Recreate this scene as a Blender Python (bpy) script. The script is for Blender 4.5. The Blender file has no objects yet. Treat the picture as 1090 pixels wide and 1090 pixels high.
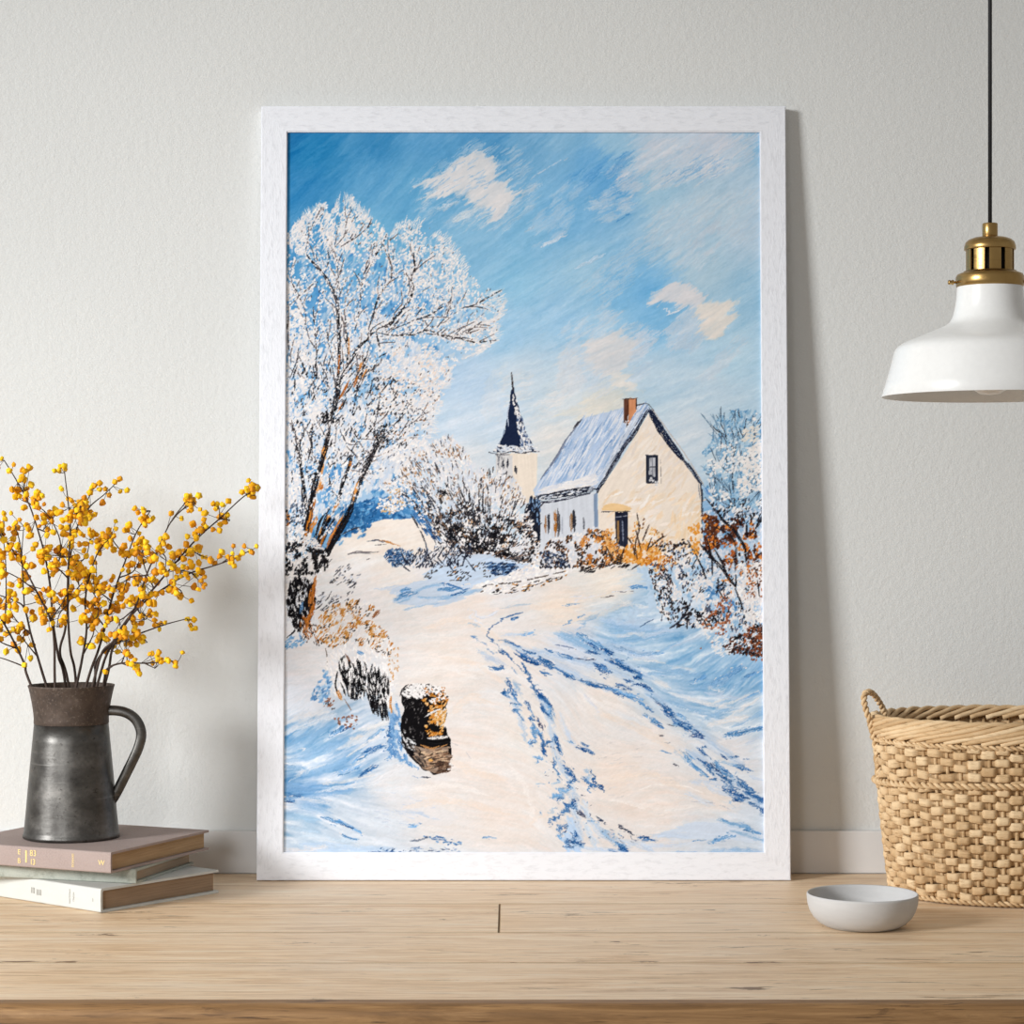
import numpy as np, math
# ---------------------------------------------------------------- the framed winter oil painting, laid down stroke by stroke
PX0, PX1, PY0, PY1 = 303.0, 813.0, 140.0, 909.0
def make_painting(SS=2.0):
    rs = np.random.RandomState(11)
    W = int((PX1-PX0)*SS); H = int((PY1-PY0)*SS)
    C = np.zeros((H, W, 3), np.float32)
    yy, xx = np.mgrid[0:H, 0:W].astype(np.float32)
    X = xx/SS+PX0; Y = yy/SS+PY0
    tab = np.random.RandomState(3).rand(256, 256).astype(np.float32)
    def vn(x, y, sx, sy=None, ang=0.0, seed=0):
        sy = sy or sx
        c, s = math.cos(ang), math.sin(ang)
        u = (x*c+y*s)/sx+seed*17.31; v = (-x*s+y*c)/sy+seed*9.77
        iu = np.floor(u).astype(np.int32); iv = np.floor(v).astype(np.int32)
        fu = u-iu; fv = v-iv; fu = fu*fu*(3-2*fu); fv = fv*fv*(3-2*fv)
        a = tab[iu & 255, iv & 255]; b = tab[(iu+1) & 255, iv & 255]
        cc = tab[iu & 255, (iv+1) & 255]; d = tab[(iu+1) & 255, (iv+1) & 255]
        return (a*(1-fu)+b*fu)*(1-fv)+(cc*(1-fu)+d*fu)*fv
    def field(pts, x, y, p=3.2):
        num = np.zeros(x.shape+(len(pts[0])-2,), np.float32); den = np.zeros(x.shape, np.float32)
        for q in pts:
            w = 1.0/(((x-q[0])**2+(y-q[1])**2)+60.0)**(p/2)
            num += w[..., None]*np.array(q[2:], np.float32); den += w
        return num/den[..., None]
    def inpoly(pts, x, y):
        r = np.zeros(x.shape, bool); n = len(pts)
        for i in range(n):
            x0, y0 = pts[i]; x1, y1 = pts[(i+1) % n]
            if y0 == y1: continue
            k = ((y0 > y) != (y1 > y)) & (x < (x1-x0)*(y-y0)/(y1-y0)+x0)
            r ^= k
        return r
    def bbox(x0, y0, x1, y1):
        return (slice(max(0, int((y0-PY0)*SS)), max(0, min(H, int((y1-PY0)*SS)+1))), slice(max(0, int((x0-PX0)*SS)), max(0, min(W, int((x1-PX0)*SS)+1))))
    def poly(pts, col, warp=1.0, wl=5.0, alpha=1.0, streak=None, jit=0, seed=1):
        px = [p[0] for p in pts]; py = [p[1] for p in pts]; m = warp*2+2
        sl = bbox(min(px)-m, min(py)-m, max(px)+m, max(py)+m)
        x = X[sl]; y = Y[sl]
        if x.size == 0: return
        if streak:
            a, ln = streak
            d = (vn(x, y, ln, 1.3, a, seed)-.5)*2*warp+(vn(x, y, ln*2, 3.5, a, seed+3)-.5)*2*warp
            wx = x+d*math.cos(a); wy = y+d*math.sin(a)
        else:
            wx = x+(vn(x, y, wl, seed=seed)-.5)*2*warp; wy = y+(vn(x, y, wl, seed=seed+5)-.5)*2*warp
        k = inpoly(pts, wx, wy)
        c = np.array(col, np.float32)+np.zeros(x.shape+(3,), np.float32)
        if jit:
            a, ln = streak or (0.0, 8)
            c = c+((vn(x, y, ln, 1.6, a, seed+8)-.5)*2*jit)[..., None]
        t = C[sl]; t[k] = t[k]*(1-alpha)+c[k]*alpha
    def dabs(x, y, L, w, ang, col, rough=.35, al=1.0):
        x = np.asarray(x, np.float32); n = len(x)
        if n == 0: return
        y = np.asarray(y, np.float32); L = np.broadcast_to(np.asarray(L, np.float32), (n,)); w = np.broadcast_to(np.asarray(w, np.float32), (n,))
        ang = np.broadcast_to(np.asarray(ang, np.float32), (n,)); col = np.broadcast_to(np.asarray(col, np.float32), (n, 3))
        K = int(math.ceil(float(L.max())*SS/2))+1
        oy, ox = np.mgrid[-K:K+1, -K:K+1]; ox = ox.ravel(); oy = oy.ravel()
        step = max(1, int(3000000/len(ox)))
        for i0 in range(0, n, step):
            s = slice(i0, min(n, i0+step))
            ix = np.round((x[s]-PX0)*SS).astype(int); iy = np.round((y[s]-PY0)*SS).astype(int)
            c = np.cos(ang[s])[:, None]; sn = np.sin(ang[s])[:, None]
            gx = ix[:, None]+ox; gy = iy[:, None]+oy
            dx = (gx/SS+PX0)-x[s][:, None]; dy = (gy/SS+PY0)-y[s][:, None]
            u = dx*c+dy*sn; v = -dx*sn+dy*c
            r = (2*u/L[s][:, None])**2+(2*v/np.maximum(w[s], 1.0/SS)[:, None])**2
            rn = tab[(gx*7+gy*3) & 255, (gy*5+gx) & 255]
            m = (r < 1+rough*(rn-.6)*2) & (gx >= 0) & (gx < W) & (gy >= 0) & (gy < H)
            k, _ = np.nonzero(m)
            C[gy[m], gx[m]] = col[s][k] if al >= 1 else C[gy[m], gx[m]]*(1-al)+col[s][k]*al
    def spline(pts, n=None):
        P = np.array(pts, np.float32)
        if len(P) == 2:
            t = np.linspace(0, 1, n or 24)[:, None]; return P[0]*(1-t)+P[1]*t
        Q = np.vstack([2*P[0]-P[1], P, 2*P[-1]-P[-2]]); out = []
        for i in range(1, len(Q)-2):
            t = np.linspace(0, 1, 14, endpoint=False)[:, None]
            a, b, c, d = Q[i-1], Q[i], Q[i+1], Q[i+2]
            out.append(.5*((2*b)+(-a+c)*t+(2*a-5*b+4*c-d)*t*t+(-a+3*b-3*c+d)*t**3))
        out.append(P[-1:]); return np.vstack(out)
    def resample(P, step):
        d = np.r_[0, np.cumsum(np.hypot(*np.diff(P, axis=0).T))]
        n = max(2, int(d[-1]/step)+1); t = np.linspace(0, d[-1], n)
        return np.c_[np.interp(t, d, P[:, 0]), np.interp(t, d, P[:, 1])]
    def st(pts, w, col, dry=.12, taper=.45, jit=10, bl=7.0, al=1.0):
        """one brush stroke: separate bristle tracks running along the path, each starting and lifting off where it likes"""
        P = resample(spline(pts), 1.0)
        T = np.gradient(P, axis=0); ang = np.arctan2(T[:, 1], T[:, 0]); n = len(P)
        t = np.linspace(0, 1, n); ww = w*np.clip(1-taper*np.abs(2*t-1)**2.2, .12, 1)
        nb = max(1, int(round(w/.85))); X_, Y_, A_, L_, B_, C_ = [], [], [], [], [], []
        sh = min(.34, 7.0/max(n, 1)) if nb >= 3 else 0
        for b in range(nb):
            o = ((b+.5)/nb-.5) if nb > 1 else 0.0
            e = abs(o)*2
            keep = (vn(np.arange(n)*1.0, np.full(n, b*1.0), 6, 1.0, seed=rs.randint(99)) > dry*1.5*(.5+e)) & (rs.rand(n) > dry*.35)
            keep &= (t >= rs.uniform(0, sh)*(.4+e)) & (t <= 1-rs.uniform(0, sh)*(.4+e))
            k = int(keep.sum())
            if k == 0: continue
            wb = (vn(np.arange(n)*1.0, np.full(n, 3.0), 7, 1.0, seed=rs.randint(99))-.5)*min(1.2, w*.25)
            X_.append((P[:, 0]-np.sin(ang)*(o*ww+wb))[keep]); Y_.append((P[:, 1]+np.cos(ang)*(o*ww+wb))[keep]); A_.append(ang[keep]+rs.uniform(-.12, .12))
            L_.append(np.full(k, min(bl, 3+w*.7))*rs.uniform(.6, 1.1, k)); B_.append(np.maximum(.7, ww[keep]/nb*rs.uniform(.8, 1.5)))
            C_.append(np.array(col, np.float32)+rs.uniform(-jit, jit)*(1.6 if nb > 2 else .7)+np.zeros((k, 3)))
        if X_: dabs(np.concatenate(X_), np.concatenate(Y_), np.concatenate(L_), np.concatenate(B_), np.concatenate(A_), np.concatenate(C_), .6, al)
    def pick(cols, n, wts=None, jit=7):
        c = np.array(cols, np.float32); w = None if wts is None else np.array(wts, float)/sum(wts)
        k = rs.choice(len(c), n, p=w); return c[k]+rs.uniform(-jit, jit, (n, 1))
    def scatter(pts, n, cols, wts=None, L=(2, 4), w=(1, 2), ang=0.0, aj=.6, clump=None, thr=.5, seed=1, fan=None, al=1.0):
        px = [p[0] for p in pts]; py = [p[1] for p in pts]
        x = rs.uniform(min(px), max(px), n*4); y = rs.uniform(min(py), max(py), n*4)
        k = inpoly(pts, x, y)
        if clump: k &= vn(x, y, clump, seed=seed)*.65+vn(x, y, clump*.4, seed=seed+2)*.35 > thr
        x = x[k][:n]; y = y[k][:n]; n = len(x)
        if n == 0: return
        a = ang+rs.uniform(-aj, aj, n)
        if fan: a = np.arctan2(y-fan[1], x-fan[0])+rs.uniform(-aj, aj, n)
        dabs(x, y, rs.uniform(L[0], L[1], n), rs.uniform(w[0], w[1], n), a, pick(cols, n, wts), .5, al)
    # ------------------------------------------------------------ sky
    sky = [(306,141,24,112,172),(330,160,34,130,186),(400,150,58,140,192),(450,150,92,162,208),(520,148,84,156,204),(560,150,118,176,214),(600,145,136,188,220),(650,150,162,203,226),(700,150,198,214,226),(760,150,202,214,226),(805,150,150,195,222),(320,200,54,138,192),(400,190,94,164,208),(440,200,104,172,212),(330,280,78,152,202),(400,250,112,178,214),(500,260,138,190,220),(560,250,132,189,222),(600,230,122,184,224),(650,200,106,174,222),(630,170,116,180,224),(700,200,168,205,224),(760,220,186,211,224),(800,250,190,212,226),(720,250,182,209,224),(790,190,184,210,226),(550,300,138,194,224),(620,290,163,204,226),(660,310,128,189,227),(690,310,118,184,227),(750,290,175,205,220),(800,310,158,199,222),(540,350,163,204,230),(600,340,158,202,230),(640,350,168,207,230),(690,345,132,191,228),(780,380,180,212,228),(500,410,188,211,230),(530,440,203,219,231),(560,400,203,218,227),(600,430,213,222,225),(620,400,203,219,229),(700,400,194,215,227),(760,420,194,214,225),(740,460,210,219,224),(480,450,203,219,231),(770,480,198,214,222),(500,490,219,222,223),(590,470,224,222,217),(640,428,226,221,208),(340,350,88,155,205),(420,330,105,168,214),(450,400,150,190,222),(330,480,110,165,210),(420,470,170,200,224),(306,420,105,165,212),(460,560,190,205,222),(760,560,130,175,212)]
    ground = [(380,560,238,225,211),(430,570,238,224,208),(470,560,230,224,216),(500,640,236,223,212),(600,650,239,222,205),(650,620,240,226,209),(560,700,233,223,215),(480,700,236,224,213),(450,740,234,223,213),(340,700,230,225,222),(330,740,222,222,225),(340,790,172,201,225),(320,800,165,198,226),(370,800,135,176,213),(330,845,124,168,209),(400,790,192,209,226),(420,830,224,222,221),(360,865,208,217,226),(320,880,196,213,227),(400,890,212,219,226),(460,850,232,223,215),(540,860,233,221,211),(500,800,235,223,213),(560,780,233,223,213),(660,820,235,221,209),(700,850,234,222,212),(760,885,208,217,226),(800,880,206,216,226),(780,800,224,222,222),(730,700,165,200,226),(700,680,176,205,227),(770,720,138,184,220),(800,700,150,191,223),(760,740,165,198,224),(720,740,182,206,226),(790,760,188,209,225),(660,668,160,195,223),(690,640,188,210,227),(610,685,206,214,226),(740,650,190,208,224),(430,605,236,226,216),(380,640,232,226,222),(330,620,230,226,222),(700,790,233,223,215),(640,745,233,223,214),(760,850,232,222,213),(520,600,214,216,222),(450,595,226,222,220)]
    hor = np.interp(X, [303, 345, 380, 395, 415, 470, 520, 575, 650, 745, 813], [600, 585, 562, 553, 552, 555, 575, 580, 590, 600, 560])
    sk = field(sky, X, Y); gr = field(ground, X, Y)
    C[:] = np.where((Y < hor)[..., None], sk, gr)
    B = C.copy()
    # broad bristle strokes that follow the direction the paint was dragged in
    angs = [(306,150,-35),(400,200,-50),(500,200,-38),(600,180,-40),(700,170,-30),(800,160,-35),(600,300,-30),(750,300,-35),(600,420,-20),(750,440,-20),(330,300,-60),(400,600,-15),(480,640,-8),(560,650,-10),(650,630,-12),(640,690,25),(560,700,30),(600,760,55),(600,860,40),(690,740,33),(760,800,35),(700,690,-8),(740,700,-35),(780,720,-48),(800,780,-25),(740,750,12),(690,660,-12),(330,700,-5),(330,770,-38),(380,800,-30),(320,830,-8),(350,870,25),(400,880,12),(450,780,8),(480,720,-4),(520,860,6),(660,830,-6),(720,880,-4),(780,880,10)]
    def flow(n, L, w, jit, sel=None, tint=None):
        x = rs.uniform(PX0-4, PX1+4, n); y = rs.uniform(PY0-4, PY1+4, n)
        if sel is not None:
            k = sel(x, y); x = x[k]; y = y[k]; n = len(x)
        a = np.radians(field([(p[0], p[1], p[2]) for p in angs], x, y)[:, 0])+rs.uniform(-.16, .16, n)
        ix = np.clip(((x-PX0)*SS).astype(int), 0, W-1); iy = np.clip(((y-PY0)*SS).astype(int), 0, H-1)
        j = rs.uniform(-1, 1, (n, 1))*np.array(jit, np.float32)
        c = B[iy, ix]+j
        dabs(x, y, rs.uniform(.5, 1, n)*L, rs.uniform(.5, 1, n)*w, a, np.clip(c, 0, 248), .8)
    h1 = lambda x, y: np.interp(x, [303, 345, 380, 395, 415, 470, 520, 575, 650, 745, 813], [600, 585, 562, 553, 552, 555, 575, 580, 590, 600, 560])
    flow(5200, 26, 5, (7, 4, 3))
    flow(9000, 18, 2.2, (7, 4, 3))
    flow(9000, 11, 1.0, (8, 6, 5))
    # ------------------------------------------------------------ clouds
    R = math.radians
    def cloudtex(pts, n, cols, a, L=(8, 20), w=(.8, 2.4), aj=.15, clump=9, thr=.5, seed=4):
        scatter(pts, n, cols, L=L, w=w, ang=R(a), aj=aj, clump=clump, thr=thr-.06, seed=seed, al=.38)
        scatter(pts, n, cols, L=(L[0], L[1]*1.2), w=(.7, w[1]*.6), ang=R(a), aj=aj, clump=clump, thr=thr, seed=seed, al=.45)
    def cloud(pts, col, warp, a, ln, seed, al=.5):
        for q in range(4): poly(pts, col, warp*(.5+.45*q), alpha=al, streak=(a+.12*q-.15, ln*(.7+.3*q)), jit=4, seed=seed+11*q)
    cloudtex([(440,190),(500,150),(560,160),(575,215),(540,245),(450,235)], 260, [(190,208,222),(175,202,222),(205,214,222)], -38)
    cloud([(447,193),(470,187),(476,178),(487,170),(506,161),(508,166),(517,166),(526,176),(528,186),(524,193),(536,196),(541,207),(546,211),(541,222),(533,232),(522,236),(520,231),(527,224),(518,219),(510,221),(500,209),(488,203),(470,208),(456,209),(465,200)], (226,222,219), 6, R(-32), 16, 3, .6)
    scatter([(452,200),(500,165),(540,200),(535,232),(480,210)], 60, [(140,186,220),(176,202,222)], None, (5, 14), (.7, 1.5), R(-32), .15, 6, .5, 8, al=.7)
    st([(461,226),(474,220),(486,216)], 6, (222,221,221), .25, al=.6); st([(485,233),(497,228),(507,222)], 7, (228,224,220), .1, al=.6); st([(540,224),(556,208),(575,196)], 8, (196,211,222), .45, al=.6)
    st([(522,234),(535,226),(544,212)], 7, (220,219,220), .2, al=.6); st([(470,184),(484,172),(496,164)], 4, (205,214,222), .4, al=.6); st([(452,206),(470,200),(490,190)], 6, (224,221,220), .15, al=.6)
    st([(578,261),(590,255),(601,248)], 5, (203,216,227), .2); st([(611,286),(628,278),(645,268)], 3.5, (192,213,228), .15); st([(560,245),(572,238)], 4, (185,208,226), .4)
    st([(560,195),(580,180),(600,170),(612,160)], 3, (180,206,226), .5); st([(655,192),(668,182),(674,176)], 3, (205,216,228), .2); st([(655,236),(668,229)], 2, (80,150,205), .3)
    cloudtex([(560,240),(600,195),(625,195),(600,250),(575,265)], 160, [(168,202,226),(185,208,226)], -38)
    cloudtex([(625,205),(665,190),(670,225),(640,240)], 110, [(190,210,224),(205,215,224)], -20)
    cloudtex([(645,180),(690,150),(745,142),(812,142),(812,165),(760,190),(700,200),(665,215)], 520, [(214,217,224),(205,213,223),(222,220,222)], -32, thr=.47)
    cloudtex([(690,225),(760,205),(812,200),(812,250),(740,290),(690,270)], 240, [(204,214,222),(196,211,222)], -45, thr=.46)
    cloudtex([(620,300),(680,250),(700,280),(640,330)], 130, [(190,210,224)], -35, thr=.5)
    cloudtex([(700,190),(760,160),(790,170),(740,200)], 120, [(222,222,224),(120,178,220)], -34)
    cloudtex([(600,190),(650,165),(680,165),(640,200)], 110, [(70,150,212),(85,160,215)], -36, thr=.55)
    cloudtex([(738,260),(760,235),(770,255),(755,272)], 120, [(192,206,218),(198,209,218)], -50, L=(5, 12), w=(2, 4))
    cloudtex([(600,395),(600,345),(650,330),(690,350),(690,400),(640,420)], 380, [(205,216,226),(214,219,224),(195,212,226)], -35)
    cloud([(658,351),(668,362),(679,362),(672,378),(666,390),(654,398),(640,394),(629,388),(622,364),(640,360)], (224,219,215), 6, R(-40), 11, 7, .42)
    cloud([(650,396),(662,395),(676,412),(668,418),(655,410)], (229,223,213), 5, R(20), 10, 9, .4)
    cloudtex([(590,395),(600,370),(615,380),(622,412),(600,425)], 160, [(216,219,222),(221,221,220)], -60, L=(6, 14), w=(2, 4), thr=.45)
    cloud([(696,320),(705,306),(717,300),(732,303),(742,307),(749,318),(744,328),(730,325),(716,322),(709,321),(701,325)], (222,218,217), 4, R(-25), 9, 12, .5)
    st([(705,329),(716,332),(728,327)], 3.5, (218,218,221), .3)
    cloudtex([(705,352),(735,325),(755,345),(745,372),(715,370)], 260, [(206,214,223),(214,216,220),(198,211,223)], -45, thr=.42)
    cloud([(741,324),(758,320),(777,324),(779,345),(765,361),(748,357),(743,340)], (231,221,208), 5, R(-35), 10, 14, .45)
    cloudtex([(745,400),(780,360),(795,365),(760,405)], 100, [(198,212,222),(206,215,222)], -40)
    cloudtex([(680,350),(700,355),(685,380),(672,385)], 70, [(212,217,224)], -38, thr=.4)
    cloudtex([(600,440),(618,425),(668,425),(666,440),(630,446)], 160, [(230,224,208),(226,221,210)], -15, L=(8, 18), w=(2, 5), thr=.42)
    for p in ([(519,450),(518,420),(524,403),(540,388)], [(528,452),(527,425),(533,408)], [(536,405),(552,398),(566,400)]): st(p, 10, (221,222,222), .15, jit=2, bl=12, al=.3)
    cloudtex([(520,395),(575,400),(600,425),(590,450),(555,450)], 140, [(221,223,224),(200,216,224),(228,226,222)], -15, L=(8, 16), w=(2, 4))
    AF = np.radians(field([(p[0], p[1], p[2]) for p in angs], X[::8, ::8], Y[::8, ::8])[..., 0])
    AF = np.repeat(np.repeat(AF, 8, 0), 8, 1)[:H, :W]
    cA, sA = np.cos(AF), np.sin(AF)
    def lic(sc, seed, n, step=1.6):
        """streaky noise: value noise smeared along the direction the brush moved"""
        b = vn(X, Y, sc, seed=seed); acc = b.copy()
        for sg in (-1, 1):
            fx, fy = xx.copy(), yy.copy(); ix, iy = xx.astype(np.int32), yy.astype(np.int32)
            for _ in range(n):
                fx += sg*step*cA[iy, ix]; fy += sg*step*sA[iy, ix]
                ix = np.clip(fx, 0, W-1).astype(np.int32); iy = np.clip(fy, 0, H-1).astype(np.int32)
                acc += b[iy, ix]
        acc = acc/(2*n+1)-.5
        return acc/(acc.std()*2.2)
    LF = lic(1.1, 61, 7); LM = lic(2.6, 62, 12, 2.2); LB = lic(7, 63, 14, 3.5)
    def rag(mask, amp):
        """drag the wet paint along the brush direction so that edges break into bristle marks"""
        d = np.clip(LF, -1.3, 1.3)*amp*.6+np.clip(LM, -1.3, 1.3)*amp; p = (vn(X, Y, 6, 6, 0, 63)-.5)*amp*.5
        ix = np.clip(np.round((X+d*cA-p*sA-PX0)*SS), 0, W-1).astype(int); iy = np.clip(np.round((Y+d*sA+p*cA-PY0)*SS), 0, H-1).astype(int)
        ok = mask & mask[iy, ix]; D = C[iy, ix]; C[ok] = D[ok]
    C += (np.clip(LB, -1.2, 1.2)*.6+np.clip(LM, -1.2, 1.2)*.5+LF*.25)[..., None]*np.array((15, 9, 5), np.float32)*(Y < hor)[..., None]
    rag(Y < hor, 4.5)
    # ------------------------------------------------------------ blue distance behind the trees
    cr = [(238,229,222),(243,236,229),(231,224,220),(225,222,222)]
    blu = [(62,130,186),(85,150,200),(120,172,212),(40,98,152)]
    scatter([(303,440),(350,430),(420,440),(450,520),(460,555),(380,572),(345,590),(303,590)], 1500, blu, [3,4,5,1], (4, 9), (2, 4), R(-60), .5, 14, .47)
    scatter([(345,560),(362,540),(410,528),(430,540),(445,552),(415,557),(390,563),(360,575)], 700, [(48,112,170),(32,88,142),(90,155,205)], [4,3,2], (3, 7), (2, 4), R(-45), .6)
    scatter([(420,515),(450,520),(462,555),(440,556),(420,545)], 160, [(120,170,212),(70,135,188)], None, (5, 9), (2, 3), R(40), .3)
    poly([(392,567),(396,556),(410,552),(425,553),(440,551),(452,562),(462,575),(466,585),(440,592),(400,590),(372,582)], (238,225,211), 2, 6, jit=3, streak=(R(-20), 10), seed=21)
    # ------------------------------------------------------------ right hand frosted tree, back layer
    scatter([(744,486),(757,470),(762,445),(785,434),(812,440),(812,545),(770,545),(752,520)], 1150, [(128,172,202),(150,188,212),(96,150,190),(176,204,220)], [4,4,2,3], (2.5, 6), (1.5, 3), R(-60), .8, 9, .42)
    # ------------------------------------------------------------ church
    poly([(528,482),(572,482),(570.5,535),(528,535)], (238,222,202), .7, jit=5, streak=(R(85), 20), seed=31)
    poly([(528,482),(545,482),(546,520),(528,520)], (216,211,207), 1.5, jit=8, streak=(R(88), 12), seed=32)
    poly([(545,410),(546.5,412),(549,424),(554,440),(561,464),(566,472),(572,481),(524,481),(531,473),(536,462),(539.5,446),(543,420)], (24,36,64), .6, seed=33)
    st([(544.5,398),(545,404),(545.6,414)], 1.6, (60,50,50), .1, .3)
    scatter([(550,440),(554,440),(560,462),(565,473),(554,474),(551,460)], 80, [(236,230,224),(205,212,222),(240,235,228),(70,95,135)], None, (3, 6), (1.2, 2.2), R(78), .3)
    scatter([(544,417),(549,424),(553,440),(548,440)], 28, [(236,230,224)], None, (2, 4), (1.2, 2.2), R(75), .3)
    st([(541,452),(540,440),(542,430)], 1.2, (190,200,215), .5); st([(530,473),(535,465),(538,452)], 2, (95,120,155), .3)
    scatter([(525,480),(532,472),(540,474),(556,475),(566,471),(573,481),(560,482)], 120, [(240,234,228),(232,228,224),(205,212,222)], None, (3, 6), (1.2, 2.2), R(15), .5)
    st([(521,481.5),(535,483),(545,480.5),(556,482),(573,480)], 1.8, (45,45,58), .3, .5); st([(528,484),(540,483.5)], 1.2, (50,50,60), .3)
    for q in ([(535.5,489),(535.5,499)], [(540,488),(540.2,498)], [(548.5,495),(549,503)]): st(q, 2.6, (42,46,58), .15, .4)
    scatter([(528,484),(534,484),(535,520),(528,520)], 50, [(120,120,125),(170,168,168)], None, (3, 6), (.8, 1.4), R(85), .2)
    # ------------------------------------------------------------ house
    poly([(618,446),(640,440),(664,434),(688,430),(691,437),(662,484),(634,524),(632,520),(600,527),(571,531),(567,522),(575,510),(598,476)], (190,205,225), 1, jit=12, streak=(R(122), 26), seed=41)
    rf = [(618,447),(640,441),(664,435),(686,432),(662,478),(634,512),(600,516),(573,518),(598,476)]
    scatter(rf, 420, [(216,221,230),(226,227,231),(150,178,212),(176,196,222)], [3,2,3,4], (9, 22), (.8, 2.2), R(120), .12)
    scatter([(652,480),(676,438),(688,434),(664,478),(640,512)], 120, [(222,224,230),(120,145,180),(205,212,224)], None, (7, 14), (.9, 1.8), R(122), .1)
    for q in ([(605,470),(590,492),(576,510)], [(640,450),(622,478),(608,500)], [(655,462),(640,484)]): st(q, 2, (118,152,196), .35)
    st([(619,446.5),(606,463),(592,486),(574,512)], 2.6, (110,118,138), .3, .4); st([(618,446.5),(610,456)], 2.5, (75,72,80), .1)
    scatter([(576,520),(600,514),(632,505),(633,516),(600,524),(574,527)], 150, [(232,228,226),(222,222,226),(240,234,228)], None, (6, 12), (1.5, 3), R(-12), .15)
    poly([(690,440),(704,461),(724,487),(745,515),(747,535),(748,600),(637,600),(637,560),(636,524),(662,487)], (239,223,204), .5, jit=5, streak=(R(-60), 24), seed=42)
    scatter([(645,520),(700,520),(745,530),(747,590),(640,590)], 160, [(242,214,180),(244,228,212),(240,218,190),(246,234,222)], None, (8, 20), (2, 5), R(-35), .5)
    scatter([(660,500),(690,445),(735,510),(690,530)], 140, [(244,230,214),(240,220,196),(236,221,206)], None, (8, 20), (2, 4), R(-50), .4)
    poly([(639,543),(643,537),(652,535),(664,537),(672,541),(668,544)], (239,198,140), 1.2, jit=6, streak=(R(3), 12), seed=43)
    scatter([(715,545),(746,545),(747,595),(705,595)], 80, [(242,212,172),(244,220,190)], None, (8, 16), (2, 4), R(-70), .4)
    poly([(574,534),(634,523.5),(637,562),(637,600),(574,600)], (211,214,219), .6, jit=6, streak=(R(88), 16), seed=44)
    poly([(631.5,526),(635.5,524),(636.5,560),(632.5,562)], (128,148,174), .6, jit=12, streak=(R(88), 12), seed=45)
    for x0, y0, y1, a, b in ((580,548,567,(150,100,55),(52,54,64)), (590.5,543,571,(178,112,42),(70,68,72)), (607.5,544,566,(150,110,70),(34,36,46))):
        st([(x0+.5,y0),(x0+.3,y1)], 3, a, .1, .2); st([(x0+3.6,y0-1),(x0+3.8,y1)], 3.4, b, .12, .2)
    st([(621,552),(621.3,565)], 1.8, (90,92,100), .1); st([(598,551),(598,568)], 1.2, (165,170,182), .2); st([(573.5,537),(574,570)], 2.4, (60,60,72), .2)
    st([(570,530),(585,528),(605,524.5),(622,521),(634,519)], 7.2, (28,31,46), .16, .3, 8); st([(574,534.5),(592,533),(612,528),(630,524)], 2.2, (38,40,56), .2, .3)
    scatter([(574,529),(632,517),(632,521),(574,533)], 34, [(205,210,220),(230,228,226)], None, (3, 7), (.8, 1.4), R(-14), .2)
    st([(689,437),(676,459),(662,479),(648,502),(634.5,524)], 4.0, (30,32,48), .08, .25); st([(687,432),(675,450),(660,474),(640,508)], 3.2, (205,212,222), .3, .3); st([(684,440),(668,466),(650,492)], 1.1, (90,98,120), .4)
    st([(690.5,436),(704,458),(715,474),(726,488)], 7.4, (22,30,54), .03, .45, 6); st([(722,482),(734,498),(747,516)], 4, (40,46,64), .1, .3); st([(694,435),(712,460),(730,485),(748,514)], 1.2, (190,180,172), .25, .2); st([(678,431),(688,429.5),(695,436)], 1.6, (62,60,66), .2)
    st([(746,515),(747,530),(747.3,556)], 2, (60,64,76), .2, .2); st([(743,516),(745,530)], 1, (120,125,135), .3)
    poly([(664,426),(669,424),(677.3,423.5),(677,437),(668,452),(664,449)], (214,142,96), .4, jit=9, streak=(R(90), 7), seed=46)
    poly([(664,426),(669,424.5),(669.5,444),(667.5,452),(664,449)], (98,58,42), .5, jit=14, streak=(R(90), 6), seed=47); st([(664,424.8),(677.5,423.3)], 1.3, (70,45,38), .1, .1); st([(677.2,425),(677,434)], 1.2, (70,48,42), .35, .1)
    scatter([(664,448),(670,438),(668,456)], 16, [(60,40,36),(232,228,226)], None, (2, 3), (1, 1.6), R(120), .4)
    poly([(687,484.5),(700,484),(700.5,515),(687.5,514)], (40,44,58), .7, jit=8, streak=(R(88), 8), seed=48)
    poly([(690.5,487),(697.3,487),(697.3,507),(690.5,505)], (172,172,176), 1, jit=30, streak=(R(88), 6), seed=49); st([(690,497),(698,496.5)], 1.1, (60,60,70), .2, .1); st([(694,487),(694,508)], .9, (110,110,120), .3, .1)
    scatter([(691,508),(700,508),(700,516),(691,516)], 16, [(214,212,212)], None, (2, 3), (1, 2), R(88), .4); st([(703,490),(703.5,513)], .8, (150,140,132), .4)
    poly([(654,545),(668,544.5),(668.5,582),(656,581)], (32,36,54), .7, jit=14, streak=(R(88), 8), seed=50); st([(657.6,555),(658,577)], 2, (150,112,66), .15, .2); st([(662.5,556),(663,576)], 1.2, (120,128,148), .4, .2); st([(656,550),(667,549)], 1, (140,145,160), .4)
    st([(642,544.4),(656,544.4),(669,544.2)], 1.3, (70,66,64), .15, .2)
    poly([(560,536),(566,530),(574,533),(575,580),(566,577),(555,560)], (26,30,44), 2.5, jit=14, streak=(R(80), 8), seed=51)
    scatter([(562,532),(575,532),(574,560)], 30, [(70,100,140),(120,150,185)], None, (3, 6), (1, 2), R(85), .3)
    # ------------------------------------------------------------ mid shrubs left of the house
    bush = [(405,520),(430,482),(450,472),(478,463),(493,477),(506,497),(520,499),(532,497),(545,506),(556,520),(563,545),(574,578),(574,603),(520,606),(480,592),(466,577),(452,560),(440,540)]
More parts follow.
